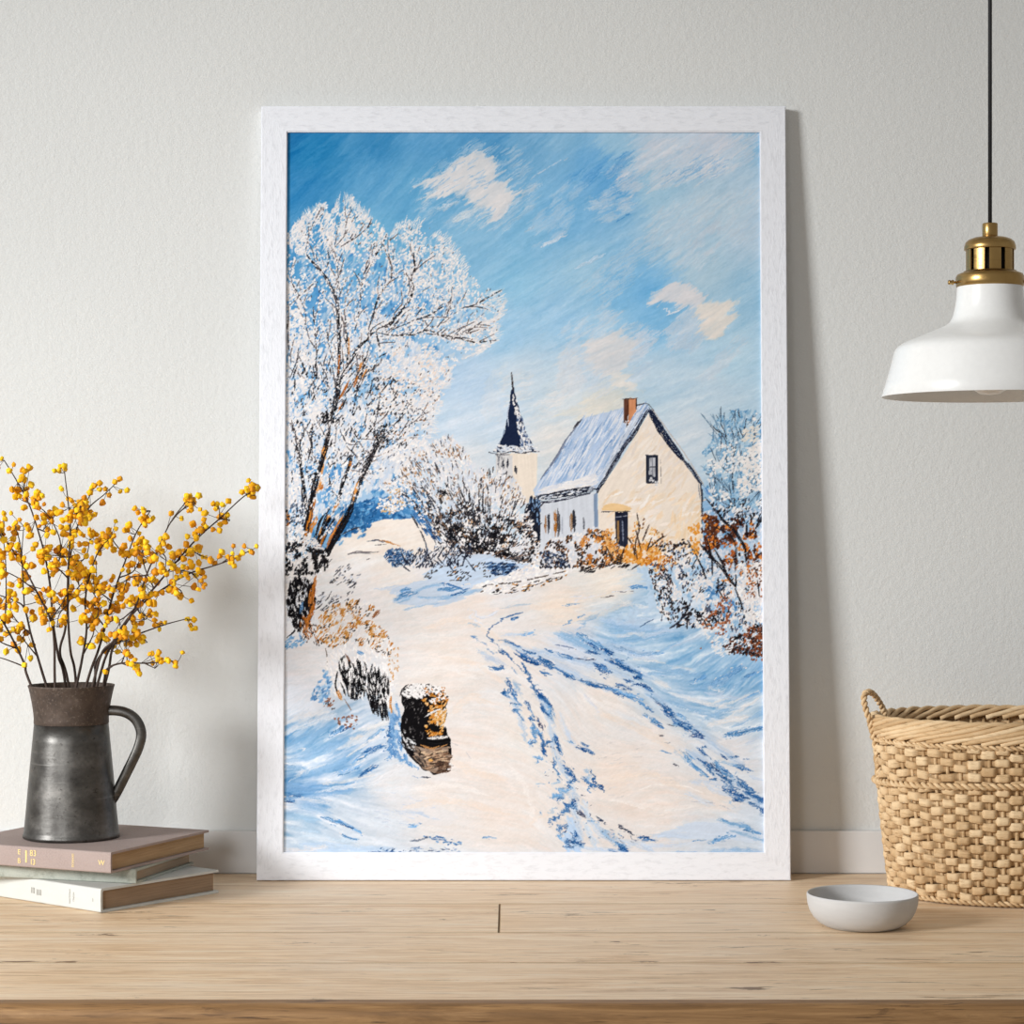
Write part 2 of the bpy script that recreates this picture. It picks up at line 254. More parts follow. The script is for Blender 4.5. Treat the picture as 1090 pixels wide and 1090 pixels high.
    scatter([(430,478),(478,463),(500,490),(520,500),(545,506),(560,540),(520,560),(460,540),(420,510)], 520, [(222,222,224),(206,211,220)], None, (4, 10), (2, 4), R(-80), .5, fan=(500, 620))
    scatter(bush, 2100, cr+[(205,208,216)], None, (2.4, 5), (1.2, 2.6), 0, .7, 11, .40, 5, fan=(505, 600))
    scatter([(405,480),(440,465),(460,475),(440,505),(405,520)], 500, cr, None, (4, 12), (1.2, 2.6), R(-28), .25, 9, .42, 8)
    scatter([(440,540),(470,520),(520,545),(565,560),(572,602),(500,602),(466,578)], 1050, [(20,20,26),(45,42,46),(70,62,58),(120,90,70)], [5,4,2,1.5], (2, 4.5), (1, 2.4), 0, .7, 8, .47, 6, fan=(505, 620))
    scatter([(470,556),(500,560),(535,560),(545,592),(505,592),(480,578)], 520, [(14,14,18),(30,28,32),(70,55,45)], [5,3,1], (2.4, 5), (1.4, 2.8), R(50), .8, 7, .42, 9)
    scatter(bush, 420, [(196,150,104),(214,172,128),(150,110,80)], None, (1.8, 3.6), (1, 2), 0, .8, 9, .55, 13, fan=(505, 600))
    scatter(bush, 330, [(50,48,54),(80,78,82),(110,100,96)], None, (1.6, 4), (.8, 1.4), 0, .5, 7, .52, 19, fan=(505, 605))
    for k in range(46):
        x0 = rs.uniform(468, 560); y0 = rs.uniform(545, 585); a = math.atan2(-95, (x0-512)*2.1-12)+rs.uniform(-.2, .2); l = rs.uniform(14, 44)
        st([(x0,y0),(x0+math.cos(a)*l*.5+rs.uniform(-2,2),y0+math.sin(a)*l*.5),(x0+math.cos(a)*l,y0+math.sin(a)*l)], 1.2, (38,36,42), .45, .7)
    for q in ([(437,516),(448,535),(456,556)], [(452,522),(462,540),(470,560)], [(441,488),(448,497)], [(462,492),(468,503)], [(424,523),(440,534),(452,552)], [(426,530),(436,540)], [(432,484),(444,474)], [(446,545),(458,562),(464,578)], [(438,548),(448,566),(452,576)]): st(q, 1.9, (40,42,54), .25)
    st([(400,500),(408,498),(416,493)], 1.4, (55,52,56), .1); st([(407,489),(418,484),(427,477)], 1.3, (110,118,132), .3)
    scatter([(436,545),(455,548),(468,575),(455,570)], 60, [(60,110,165),(90,140,190),(40,60,95)], None, (5, 9), (1.2, 2.4), R(50), .2)
    scatter(bush, 330, [(38,36,42),(74,70,74),(120,92,72)], None, (4, 9), (.7, 1.2), 0, .3, 6, .48, 37, fan=(508, 612))
    scatter(bush, 460, cr, None, (1.8, 3.8), (1.1, 2.2), 0, .9, 6, .52, 29, fan=(505, 600))
    # low plants and berm
    poly([(478,592),(520,590),(560,600),(575,605),(540,615),(505,622),(470,620),(450,612)], (196,211,228), 4, streak=(R(-20), 12), jit=7, seed=52)
    scatter([(408,592),(414,585),(424,584),(440,588),(438,601),(418,603)], 260, [(44,82,128),(28,48,82),(86,130,176),(150,180,206)], [4,3,2,1.5], (2.5, 6), (.9, 1.6), R(-60), 1.2)
    scatter([(428,596),(436,584),(500,578),(505,600),(460,603),(440,604)], 330, [(30,32,46),(60,66,84),(214,216,222),(170,188,210)], [4,3,2,2], (2, 5), (.9, 1.6), R(-65), .7, 6, .42)
    for k in range(24):
        x0 = rs.uniform(425, 500); y0 = rs.uniform(592, 602); a = R(rs.choice([-55, -70, -120, 40])+rs.uniform(-12, 12)); l = rs.uniform(6, 13)
        st([(x0,y0),(x0+math.cos(a)*l,y0+math.sin(a)*l)], 1.4, (32,38,56), .25)
    st([(453,578),(454,590),(447,603)], 1.4, (60,70,90), .1)
    scatter([(440,612),(470,603),(520,598),(530,612),(480,620)], 90, [(44,44,54),(90,84,80),(205,130,50)], [5,3,.6], (2, 5), (.9, 1.6), R(-35), .4, 8, .5)
    scatter([(515,598),(545,600),(555,608),(540,613),(525,610)], 150, [(34,58,96),(50,80,120),(24,30,48),(120,155,195)], None, (3, 8), (1, 2.2), R(-22), .3)
    scatter([(508,622),(540,612),(560,602),(600,600),(622,602),(600,612),(565,626),(540,632),(512,630)], 620, cr+[(246,240,232)], None, (2.5, 6), (1.4, 3), R(-18), .6)
    scatter([(508,624),(530,618),(560,622),(605,606),(612,610),(560,631),(512,633)], 110, [(40,38,42),(86,66,50),(200,140,70)], [5,2,2], (2, 4.5), (1, 1.8), R(-24), .3, 7, .48)
    st([(508,625),(522,631),(545,631),(562,626),(590,615),(612,609),(640,603)], 1.7, (50,46,50), .5, .2); st([(520,622),(545,620),(575,614),(600,608)], 1.2, (90,78,70), .6); st([(556,625),(570,622)], 2.2, (206,148,80), .3)
    # bushes along the house front
    fb = [(574,590),(585,574),(600,572),(618,566),(632,560),(645,566),(655,572),(662,590),(655,602),(625,606),(600,606),(578,604)]
    scatter(fb, 620, cr+[(222,222,226)], None, (2.2, 5), (1.4, 2.8), R(-55), .8, 7, .36)
    scatter(fb, 420, [(92,60,38),(52,40,36),(150,92,40),(30,28,34)], None, (2, 5), (1.2, 2.4), R(-55), .7, 6, .5, 3)
    scatter([(573,585),(600,588),(608,604),(575,604)], 150, [(26,30,46),(60,80,110),(214,218,226),(44,40,44)], None, (2, 5), (1.2, 2.6), R(60), .8)
    scatter([(612,566),(650,562),(662,598),(628,604)], 230, [(206,124,44),(176,100,38),(226,156,78)], None, (2, 4.5), (1.4, 2.8), R(-60), .8, 6, .5, 7)
    scatter([(648,596),(658,586),(670,580),(690,578),(702,586),(706,600),(690,602),(668,598)], 420, [(222,138,40),(232,156,60),(190,104,30),(238,190,120)], [5,4,2,2], (2.2, 5), (1.6, 3), R(-60), .9, 8, .36, 4)
    scatter([(640,565),(652,562),(656,592),(648,590)], 60, [(226,148,60),(236,180,110)], None, (2, 4), (1.4, 2.4), R(-80), .6)
    scatter([(668,580),(676,552),(684,550),(694,562),(708,570),(715,580),(700,592)], 130, [(228,150,60),(236,190,120),(120,80,50),(240,214,180)], None, (2, 4), (1.1, 2), R(-60), .6, 6, .42)
    for q in ([(678,594),(676,580),(680,562),(678,548)], [(681,582),(677,566)], [(684,575),(690,560)], [(689,585),(693,573)], [(692,582),(700,575),(708,570)], [(672,578),(668,572)], [(676,592),(674,582)], [(652,595),(645,582)], [(660,596),(664,584)]): st(q, 1.7, (62,44,36), .15)
    scatter([(648,590),(662,590),(662,601),(650,600)], 36, [(52,44,36),(90,60,30)], None, (2, 4), (1.5, 2.6), R(-40), .5)
    scatter([(612,606),(660,596),(672,602),(640,607),(615,612)], 46, [(30,28,32),(60,54,54)], None, (3, 7), (1, 1.8), R(-24), .25, 5, .45)
    st([(672,606),(681,600)], 1.2, (70,66,70), .1)
    # ------------------------------------------------------------ snow modelling: blue shadow strokes, ruts and footprints
    tn = np.clip(LM, -1.3, 1.3)*.42+np.clip(LB, -1.3, 1.3)*.5+LF*.16
    bm = np.clip((B[..., 2]-B[..., 0]-4)/50, 0, 1)*(Y > hor+30)*(1-np.clip((Y-830)/80, 0, .6)*(X > 400))
    C += (tn*bm)[..., None]*np.array((92, 56, 28), np.float32)+(tn*(1-bm)*(Y > hor+8))[..., None]*np.array((4, 9, 13), np.float32)
    def S(x0, y0, x1, y1, w, c, dry=.2):
        d = math.hypot(x1-x0, y1-y0); lum = sum(c)/3; soft = lum > 165
        ex = (.28 if soft else .1); dx, dy = (x1-x0)*ex, (y1-y0)*ex; bow = rs.uniform(-.07, .07)*d
        q = [(x0-dx,y0-dy),((x0+x1)/2-(y1-y0)/max(d,1)*bow,(y0+y1)/2+(x1-x0)/max(d,1)*bow),(x1+dx,y1+dy)]
        if soft: st(q, w*1.15, c, .3, .5, 7, 12, .42); st(q, w*.8, c, .35, .5, 8, 10, .6)
        else:
            st(q, w*1.35, tuple(v*.55+100 for v in c), .42, .3, 12, 8, .45); st(q, w*.92, c, .24, .35, 20, 5)
            n = int(d*w*.09); a = math.atan2(y1-y0, x1-x0)
            if n: u = rs.uniform(-.15, 1.15, n); v = rs.normal(0, w*.42, n); dabs(x0+(x1-x0)*u-math.sin(a)*v, y0+(y1-y0)*u+math.cos(a)*v, rs.uniform(1.2, 3.5, n), rs.uniform(.7, 1.3, n), a+rs.uniform(-.5, .5, n), pick([c, c, tuple(v*.4+140 for v in c), (234,226,220)], n), .6)
    P1, P2, P3, P4, P5, WH = (36,90,150), (58,112,168), (95,150,200), (135,178,215), (195,210,228), (236,230,225)
    poly([(412,627),(445,618),(465,616),(500,623),(507,629),(490,640),(470,645),(440,644),(420,641)], (200,212,226), 5, streak=(R(-10), 14), jit=6, seed=61)
    for a in ((420,631,436,626,4,P3),(421,637,444,630,6,P3),(421,641,436,636,4,P4),(446,628,468,622,4,P4),(468,626,491,625,4,P3),(470,621,490,626,3,P2),(477,636,506,629,5,P4),(480,633,498,627,3,P2),(437,648,459,644,2,P4),(500,664,509,666,4,P4),(502,677,507,679,3,P2),(450,635,476,634,4,P4),(404,626,418,624,3,P5)): S(*a)
    st([(500,648),(510,656),(522,655),(530,650)], 3, (214,216,222), .2); st([(500,652),(503,660),(514,664)], 3, (214,216,222), .3)
    for q in ([(610,640),(640,632),(668,628)], [(640,650),(664,644),(676,648)], [(600,636),(620,634)]): st(q, 2.5, (210,214,222), .4)
    st([(668,625),(680,624),(692,627)], 4, P3, .2); st([(655,630),(672,629)], 1.5, (110,110,118), .3); st([(640,636),(652,634)], 1.3, (90,80,78), .4)
    poly([(676,603),(690,602),(705,610),(706,630),(696,648),(670,660),(640,663),(660,654),(684,644),(692,634),(684,616)], (186,208,227), 4, streak=(R(60), 9), jit=7, seed=62)
    # right hand drift
    for a in ((756,729,787,710,9,P3),(745,731,775,722,7,P4),(714,747,758,761,5,P4),(758,763,790,754,6,P4),(775,782,811,775,7,P3),(655,689,674,697,4,P2),(673,695,703,694,4,P3),(791,744,811,735,3,P3),(700,695,722,684,4,P4),(720,704,748,690,4,P4),(735,712,760,695,3,P4),(760,700,790,680,5,P4),(770,712,806,688,4,P4),(780,730,811,705,5,P4),(690,710,730,716,5,P4),(700,718,745,722,6,P4),(735,726,752,718,4,P3),(786,770,811,756,5,P4),(795,790,812,784,5,P5),(722,772,746,778,4,P4),(655,684,690,680,5,P4),(660,672,690,668,6,P4),(665,664,690,660,5,P5),(690,676,720,668,5,P5),(720,686,745,676,4,P5),(760,738,790,742,6,P5),(790,722,811,714,4,P3)): S(*a, .25)
    for a in ((678,701,700,704,5,WH),(758,732,768,734,4,WH),(698,724,709,730,7,WH),(721,739,750,747,5,(228,227,228)),(745,748,775,752,5,(228,227,228)),(670,675,683,675,5,WH),(716,709,735,712,3,(222,224,228)),(760,770,790,764,8,WH),(780,760,806,744,5,WH),(770,750,800,738,3,WH),(740,790,775,788,6,(228,224,222)),(757,748,772,744,2.5,WH),(655,676,668,677,4,(220,222,226)),(690,788,720,792,4,(232,225,219))): S(*a, .25)
    for q, w in (([(535,684),(575,700),(620,722),(665,740)], 9), ([(560,690),(600,700),(650,712),(690,735)], 10), ([(600,678),(640,696),(690,722)], 14), ([(690,735),(720,762),(750,786),(790,815)], 12), ([(735,800),(765,822),(800,850),(813,862)], 16), ([(540,735),(552,760),(560,790)], 7), ([(570,735),(585,765),(590,800),(606,830)], 8), ([(606,830),(612,860),(616,900)], 12), ([(620,860),(640,885),(668,902)], 9), ([(640,660),(680,668),(720,672)], 12), ([(610,684),(650,688),(700,700)], 14)):
        st(q, w, (186,206,228), .2, .5, 8, 12, .5); st(q, w*.6, (160,190,221), .4, .5, 10, 10, .5)
    # ruts running to the lower right
    for a in ((531.5,681,553,689,3.4,P2),(556,691,572,695,2.6,P2),(531,691,544,700,4,P1),(551,696,573,706,6,P1),(572,699,588,707,5.5,P2),(576,707,590,712,3,P1),(585,710,610,722,4,P2),(598,717,606,721,3,P1),(616,723,644,731,5,P2),(644,731,662,739,5,P2),(622,727,640,732,2.5,P1),(595,696,609,700,4,P2),(614,700,632,702,3,(58,74,110)),(580,690,588,693,2.4,P2),(594,687,612,691,1.3,(120,140,175)),(601,677,626,690,11,(132,176,213)),(616,675,647,694,9,(112,162,206)),(626,684,635,690,4.5,P1),(641,691,650,696,6,P1),(625,694,635,696,5,P1),(620,667,634,656,4,P4),(618,660,632,655,3,P4),(601,664,620,655,2,P3),(554,675,567.5,673.5,4,P3),(536,676,552,675,3,P5),(545,659,551,657,4,P2),(538,646.6,558.7,643.7,2,(165,186,204)),(598,644,612,642,2.4,P3),(634,708,647,716,8,P1),(640,712,650,714,4,P2),(647,703,661,707,5,P1),(650,700,664,703,3,P2),(576,715,584,718,4,P2),(565,708,572,710,2,P5),(655,704,680,719,8,P2),(660,706,678,716,3,P1),(671,719,679,720.5,4,P1),(664,723,671,724.5,3,P1),(656,729,671,733,6,P1),(655,733,681,742,5,P3),(655,738,670,743,3,P1),(677,728,696,736,4.5,P1),(688,733,696,737,3,P2),(681,747,695,757,3,P2),(670,743,690,753,3,P3),(684,760,706,774.5,5,P3),(694,768,706,774,3,P2),(698,745,712,756,3,(80,100,135)),(705,751,720,767,8,P1),(712,752,716,758,3,P2),(720,766,737,777,8,P2),(724,769,734,777,4,P1),(722,760,731,766,5,P3),(737,783,749,785,6,(26,66,126)),(740,778,747,781,3,P1),(693,742,706,750,4,P4),(746,798,753,804,5,P1),(750,794,756,806,2,P2),(768,804,773,808,2,P1),(777,804,785,806,4,P2),(794,808,799,808,2,P2)): S(*a)
    for a in ((727,802,749,824,5,P3),(720,800,728,808,2,P4),(733,804,738,808,4,P3),(749,812,761,825,5,P2),(744,808,752,812,2.5,P1),(756,812.6,766,821,5,(38,72,122)),(762,812,780,826,7,P3),(768,818,778,824,3,P2),(781,815.5,797,820,6,P2),(770,812,784,815,4,P4),(754,830,762,829,3,P2),(765,824,780,832,5,P2),(772,834,791,851,11,P1),(776,832,786,842,4,P2),(780,850,791,853,4,P1),(786,829,808,852,8,P2),(796,842,808,852,5,P1),(799,855,806,858,5,P2),(807,850,813,853,5,P1),(806,857,813,867,6,P1),(779,854,782,859,3,P4),(741,832,772,838,8,P5),(755,838,776,846,6,P5),(733,846,752,854,8,(205,216,228)),(771,872,806,886,5,P3),(786,876,798,882,4,P3),(800,826,812,830,3,P5)): S(*a)
    poly([(722,880),(740,874),(770,876),(790,880),(808,892),(800,897),(770,893),(740,893),(700,891),(706,886)], (206,218,232), 3, streak=(R(3), 16), jit=5, seed=63)
    for a in ((755,896,780,889,5.5,P3),(740,895,747,894.5,2,P3),(700,890,726,891,7,(196,212,230)),(758,906,774,907,6,P4),(780,905,802,907,6,P4),(771,874,790,878,5,P4),(785,885,808,893,5,P4),(720,907,735,907,4,P4),(696,899,730,897,5,P5)): S(*a)
    st([(683,840),(700,835),(725,836),(745,842)], 1.6, (242,234,226), .2); st([(735,853),(760,855),(776,861)], 1, (190,190,198), .4); st([(704,790),(720,789.5)], 1, (150,155,165), .3); S(707,800,713,801,1.5,P3); S(718,813,721,815,1.5,(60,60,75)); S(703,783,706,783,2,(50,50,60)); S(712,771,715,772,2,(50,60,80))
    # swirl line and the central line of footprints
    st([(551,653),(543,655),(534,659),(524,666),(519,671),(518,676),(524,682),(534,691),(543,699),(551,708),(558,716),(563,722),(570,732)], 1.5, (64,108,158), .2, .2)
    st([(505,678),(515,686),(530,700),(545,712),(553,718)], 1.2, (150,170,195), .5); st([(556,705),(560,714),(564,721)], 2.4, P2, .1)
    for a in ((512,694,525,703,6,(176,195,216)),(518,700,534,706,5,(190,200,216)),(525,711,535,712,5.5,P2),(529,709,536,709,3,P1),(540,724,544,734,5.5,P1),(537,734,542,741,6,P2),(548,727,554,737,5,(130,168,205)),(543,733,549,742,3.5,P2),(548,735,551,749,3,P2),(545,749,549,747,4,P1),(546,757,551,754,6,P2),(550,758,555,766,3,P2),(549,745,552,760,2,P3),(561,748,564,755,4.5,(30,80,140)),(563,755,565,765,1.4,P3),(568,731,582,747,7,P2),(582,747,588,765,6.5,P3),(570,733,578,742,4,(26,76,136)),(578,742,586,752,3,P1),(576,752,587,764,4,P2),(575,750,579,757,4,P1),(564,759,567,771,3.5,P2),(567,771,569,784,7,P3),(569,784,564.6,794,6,P3),(571,764,577,776,3.5,(62,70,104)),(566,768,572,766,3,P1),(570,778,577,781,4,P3),(575,781,578,800,4,P2),(588,787,578,796,3.4,P2),(566,793,568,790,4,P2),(577,793,580,803,3,P1),(591,784,598.5,803,4.6,P2),(590,784,594,791,3.5,P1),(597,763,606,781,7,(205,215,228)),(604,778,612,793,6,(196,210,228)),(586,763,588,785,2.5,(200,212,226)),(623,741,635,756,4,(214,217,226)),(605,789,610,791,4,P3),(615,796,629,802,4,P1),(618,790.5,624,794,3.5,P2),(624,798,629,803,3,P1),(601,814,608,826,4,P1),(606,820,613,832,5.5,P1),(589,807,591,819,3,P2),(591,819,597,827,3,P3),(613,831,600,838,6,P2),(604,838,588,847,8,(115,164,208)),(592,852,598.5,846,4.5,P2),(589,834,594,830,3,P4),(569,805,577,808,4.5,P3),(570,811,574,807,2.5,P3),(598.5,862,612,856,8,P2),(607,856,613,851,5,P1),(601,856,608,861,4,P1),(584,877,596,868,4.5,P2),(587,874,593,870,3,P1),(600,875,594,889,4.6,P2),(601,878,600,886,3,P1)): S(*a)
    poly([(603,866),(607,868),(614,885),(622,905),(600,907),(599,892),(602,880)], (184,207,231), 3, streak=(R(70), 10), jit=7, seed=64)
    for a in ((594,889,598,895,3.5,P3),(609,884,612,895,7,P1),(604,893,614,896,6,P1),(600,901,618,897,5,P1),(610,902,622,898,3,P2),(620,852,627,868,4.6,(198,214,231)),(624,882,632,897,8,(190,211,231)),(614,862,620,866,3,(80,84,110)),(616,864,623,870,3,(56,66,92)),(637,870,645,877,2.4,(36,56,88)),(660,879,672,887,2.2,(52,62,86)),(626,873,629,872,3,P3),(615,900,640,903,5,(198,214,231)),(645,888,662,903,9,(135,174,210)),(648,886,656,892,4,(196,190,192)),(654,896,664,906,5,P2),(660,901,669,906,4.5,P1),(650,905,658,908,4,P1),(668,896,690,903,8,(190,209,230)),(679,891,696,894,5.5,P1),(682,895,694,893,3,P2),(640,903,660,906,4,P5),(629,819,641,841,3,P2),(635,832,641,841,2.4,P1),(623,829,633,838,5.5,P1),(624,821,628,832,5,(135,176,213)),(628,838,629,843,2,P3),(585,864,590,860,3,P4),(573,865,576,865,3,P3),(574,835,577,834,2,P4)): S(*a)
    scatter([(575,790),(600,800),(625,850),(660,895),(610,905),(590,870)], 70, [P2,(90,96,120),P3], None, (1, 2.4), (.8, 1.6), R(45), .6)
    scatter([(640,880),(668,885),(680,900),(650,900)], 30, [(110,120,140),P3], None, (1, 3), (.8, 1.4), R(40), .4)
    scatter([(630,790),(700,790),(720,850),(650,850)], 30, [(214,206,200),(222,214,208)], None, (6, 14), (.7, 1.2), R(-8), .2)
    poly([(420,852),(440,845),(470,855),(490,870),(470,880),(430,873)], (222,220,220), 5, streak=(R(8), 14), seed=65, alpha=.55)
    # lower left shadow
    for a in ((304,836,356,840,13,(122,167,210)),(304,846,319,848,6,P2),(306,851,315,853,4,P2),(360,822,382,814,6,P3),(352,818,372,806,5,P4),(382,826,400,814,5,P2),(365,836,379,832,4,P3),(388,800,406,794,7,P2),(378,810,392,802,4,P3),(392,788,408,776,5,P3),(416,764,415,804,10,(82,136,190)),(412,790,418,770,4,P2),(422,804,430,812,5,P3),(429,808,442,817,4.6,P3),(420,780,424,806,4,P4),(344,870,362,877,4.5,P3),(358,872,384,886,4,P3),(362,877,378,881,3,P2),(363,888,381,893.6,3,P3),(304,869,332,872,8,(160,196,223)),(306,880,330,884,7,(180,206,226)),(337,899,402,903,12,(182,206,229)),(330,890,370,894,6,(196,214,228)),(436.5,879,447,878,5,P3),(431,866,461,871,4,(196,208,223)),(398,907,420,907,3.4,P1),(384,832,402,832,4,(206,216,226)),(305,795,330,780,6,P4),(310,808,345,795,7,(150,188,222)),(330,785,352,772,5,P4),(345,800,372,786,7,P4),(350,782,368,772,5,P3),(330,822,360,812,7,(140,182,218)),(304,815,326,818,6,P4),(366,776,380,770,4,P2),(318,858,336,862,5,(176,202,226))): S(*a, .2)
    for a in ((370,792,406,769,9,(226,228,230)),(376,800,400,785,5,WH),(351,832,388,826,4.5,WH),(312,829,338,817,2.6,(228,228,230)),(372,818,386,810,2.4,WH),(304,780,345,765,8,(224,226,230)),(304,770,340,760,8,(230,226,224)),(326,850,350,853,6,(222,224,228)),(345,842,380,838,5,(222,224,228)),(306,905,340,902,7,(232,224,220)),(400,830,430,812,8,(226,224,224)),(386,776,410,768,6,(236,232,228)),(372,786,384,784,3,(240,228,216)),(322,796,326,797,2.4,WH)): S(*a, .25)
    scatter([(404,900),(490,903),(490,908),(404,908)], 40, [P1,(60,80,110),(150,170,195)], None, (2, 6), (1, 2), R(-4), .3, 6, .42)
    scatter([(450,890),(462,888),(492,896),(490,901),(465,898)], 44, [P1,P2,P3], None, (2, 5), (1, 2), R(14), .3, 5, .42); S(515,892,526,892,2,P3); S(430,864,452,868,2.5,(190,205,222)); S(440,894,452,891,2,(60,80,110))
    scatter([(395,850),(430,840),(460,860),(440,885),(400,880)], 40, [(196,206,220),(210,214,222)], None, (4, 9), (.8, 1.4), R(8), .25)
    sm = np.array(Y > np.interp(X, [303, 400, 440, 500, 530, 560, 610, 660, 700, 813], [640, 622, 616, 634, 635, 632, 614, 604, 612, 600]))
    def insnow(x, y): return y > np.interp(x, [303, 400, 440, 500, 530, 560, 610, 660, 700, 813], [640, 622, 616, 634, 635, 632, 614, 604, 612, 600])
    for q, w in (([(452,668),(485,660),(518,672),(545,690)], 7), ([(470,700),(505,706),(535,726)], 6), ([(560,648),(600,640),(645,632)], 8), ([(600,662),(640,652),(672,640)], 6), ([(480,760),(500,742),(520,748)], 8), ([(640,760),(680,775),(720,800)], 9), ([(640,830),(690,826),(730,840)], 9), ([(430,860),(480,852),(540,866)], 8), ([(560,880),(575,870),(590,862)], 5), ([(470,800),(500,820),(540,830)], 8)): st(q, w, (241,216,192), .25, .5, 5, 12, .33)
    for q, w in (([(430,720),(470,712),(510,722)], 6), ([(620,745),(660,752),(700,776)], 6), ([(540,812),(560,840),(566,870)], 7), ([(650,850),(700,860),(740,858)], 7), ([(440,840),(480,836),(520,846)], 6), ([(610,650),(650,640),(690,646)], 4)): st(q, w, (245,238,231), .3, .5, 4, 12, .5)
    rag(sm, 3.2)
    flow(900, 18, .9, (8, 5, 4), insnow)
    # ------------------------------------------------------------ right hand shrubs
    dk = [(24,22,28),(46,40,42)]; bn = [(92,48,28),(70,36,24),(120,64,34)]; og = [(214,120,40),(228,140,52),(180,90,36)]
    rb = [(690,602),(708,590),(724,584),(745,586),(770,600),(812,620),(812,690),(790,690),(765,672),(740,668),(715,664),(700,648),(694,628)]
    scatter(rb, 900, [(176,204,226),(150,188,218),(205,216,228)], None, (3, 7), (2, 4), R(-60), .8, 9, .38)
    scatter([(752,622),(775,622),(786,655),(770,662),(752,645)], 70, [(96,150,196),(70,128,182)], None, (3, 7), (2, 4), R(60), .8, 8, .45)
    scatter(rb, 1300, cr, None, (2, 5), (1.3, 2.8), R(-60), 1.0, 7, .46, 3)
    scatter(rb, 430, dk+[(80,92,118)], None, (2, 5), (1, 2.2), R(-70), .9, 7, .53, 11)
    scatter([(695,580),(735,572),(745,590),(715,594)], 130, dk+[(150,170,196),(120,80,50),(230,226,224)], None, (2, 4), (1.2, 2.4), R(-50), .9, 6, .42)
    scatter([(745,540),(812,540),(812,640),(785,632),(760,612),(746,590)], 1000, [(232,228,226),(205,212,222),(160,185,208)], None, (2, 5), (1.2, 2.6), R(-60), 1, 7, .42, 5)
    scatter([(749,548),(762,548),(764,575),(752,576)], 90, bn, None, (3, 6), (2, 4), R(-80), .6, 6, .36)
    scatter([(746,548),(800,552),(812,590),(812,612),(785,610),(760,600),(748,585)], 420, bn+[(58,34,28)], None, (2.5, 5), (1.6, 3.2), R(-70), .8, 7, .53, 14)
    scatter([(746,548),(800,552),(812,590),(812,640),(785,640),(755,610)], 190, og, None, (2, 4.4), (1.4, 3), R(-70), .8, 6, .55, 9)
    scatter([(785,600),(812,598),(812,662),(795,660),(785,630)], 460, cr+[(246,242,236)], None, (2, 5), (1.5, 3), R(-50), 1, 9, .38, 21)
    scatter([(786,606),(812,606),(812,636),(795,636)], 70, og+bn, None, (1.6, 3.6), (1, 1.8), R(-80), .7, 5, .5, 2)
    for q, w in (([(759,540),(770,554),(781,564),(788,575),(792,583),(794.6,600)], 3.2), ([(782,540),(786,550),(789,562)], 2.6), ([(743.4,577),(752,586),(757,592),(764,600),(770,606),(777,617),(784,626)], 3.6), ([(763,562),(772,566),(779,572),(783,583),(782.5,606)], 2.0), ([(732,576),(737,584),(741,591),(747,604),(751,615)], 1.7), ([(783,612),(783,626)], 2.2), ([(763,626),(771,638)], 1.5), ([(783,628),(787,637),(790,647)], 2), ([(811,549),(804,563)], 3), ([(794,556),(795,572)], 2.4), ([(753,576),(757,592),(758,610)], 2), ([(760,584),(768,598),(774,612)], 2.2), ([(741,595),(737,602)], 1.3), ([(708,590),(718,597)], 1.3), ([(806,618),(808,634)], 1.4), ([(712,612),(716,622)], 2)): st(q, w, (26,23,28), .12, .5)
    scatter([(715,645),(732,640),(740,660),(728,668),(712,668)], 90, dk+[(180,200,222)], None, (2.5, 6), (1.4, 2.8), R(-50), .8, 6, .4)
    st([(728,655),(720,664),(712,669)], 2.4, (34,36,50), .15); st([(731,658),(731,668)], 2, (34,34,44), .2); st([(694,660),(686,664),(682,666)], 1.6, (70,100,140), .3); st([(706,650),(704,660)], 1.4, (60,70,95), .3)
    scatter([(738,652),(765,650),(772,662),(745,668)], 90, dk+[(232,230,228)], None, (2, 5), (1.4, 2.6), R(30), .9, 6, .4)
    scatter([(765,682),(785,676),(800,668),(812,664),(812,700),(798,697),(775,695)], 300, dk+[(18,16,20)]+bn, None, (2, 5), (1.3, 2.8), R(-25), .8, 6, .44, 7)
    scatter([(732,690),(742,672),(750,660),(770,630),(780,640),(775,672),(750,690)], 110, [(168,92,52),(132,70,42),(196,124,80)], None, (1.8, 4), (1.2, 2.4), R(-60), .7, 7, .52, 5)
    scatter([(770,690),(790,660),(812,668),(812,712),(795,698)], 70, [(168,92,52),(132,70,42)], None, (1.8, 4), (1.2, 2.4), R(-60), .7, 6, .48, 8)
    scatter([(690,605),(712,600),(718,660),(700,650)], 130, dk+[(230,230,230),(90,60,50)], None, (2, 4), (1, 2), R(65), .5, 6, .45)
    scatter([(745,668),(770,670),(790,690),(765,700)], 90, [(222,226,230),(234,232,230)], None, (2.5, 6), (1.2, 2.4), R(-40), .6, 7, .42)
    scatter([(688,596),(712,588),(720,600),(700,612)], 70, [(222,134,44),(120,60,34),(236,190,130)], None, (1.8, 3.6), (1.3, 2.4), R(-50), .8, 6, .5)
    scatter([(732,560),(744,556),(745,590),(736,588)], 50, [(230,146,44),(236,164,70)], None, (2.4, 5), (1.6, 3), R(70), .5)
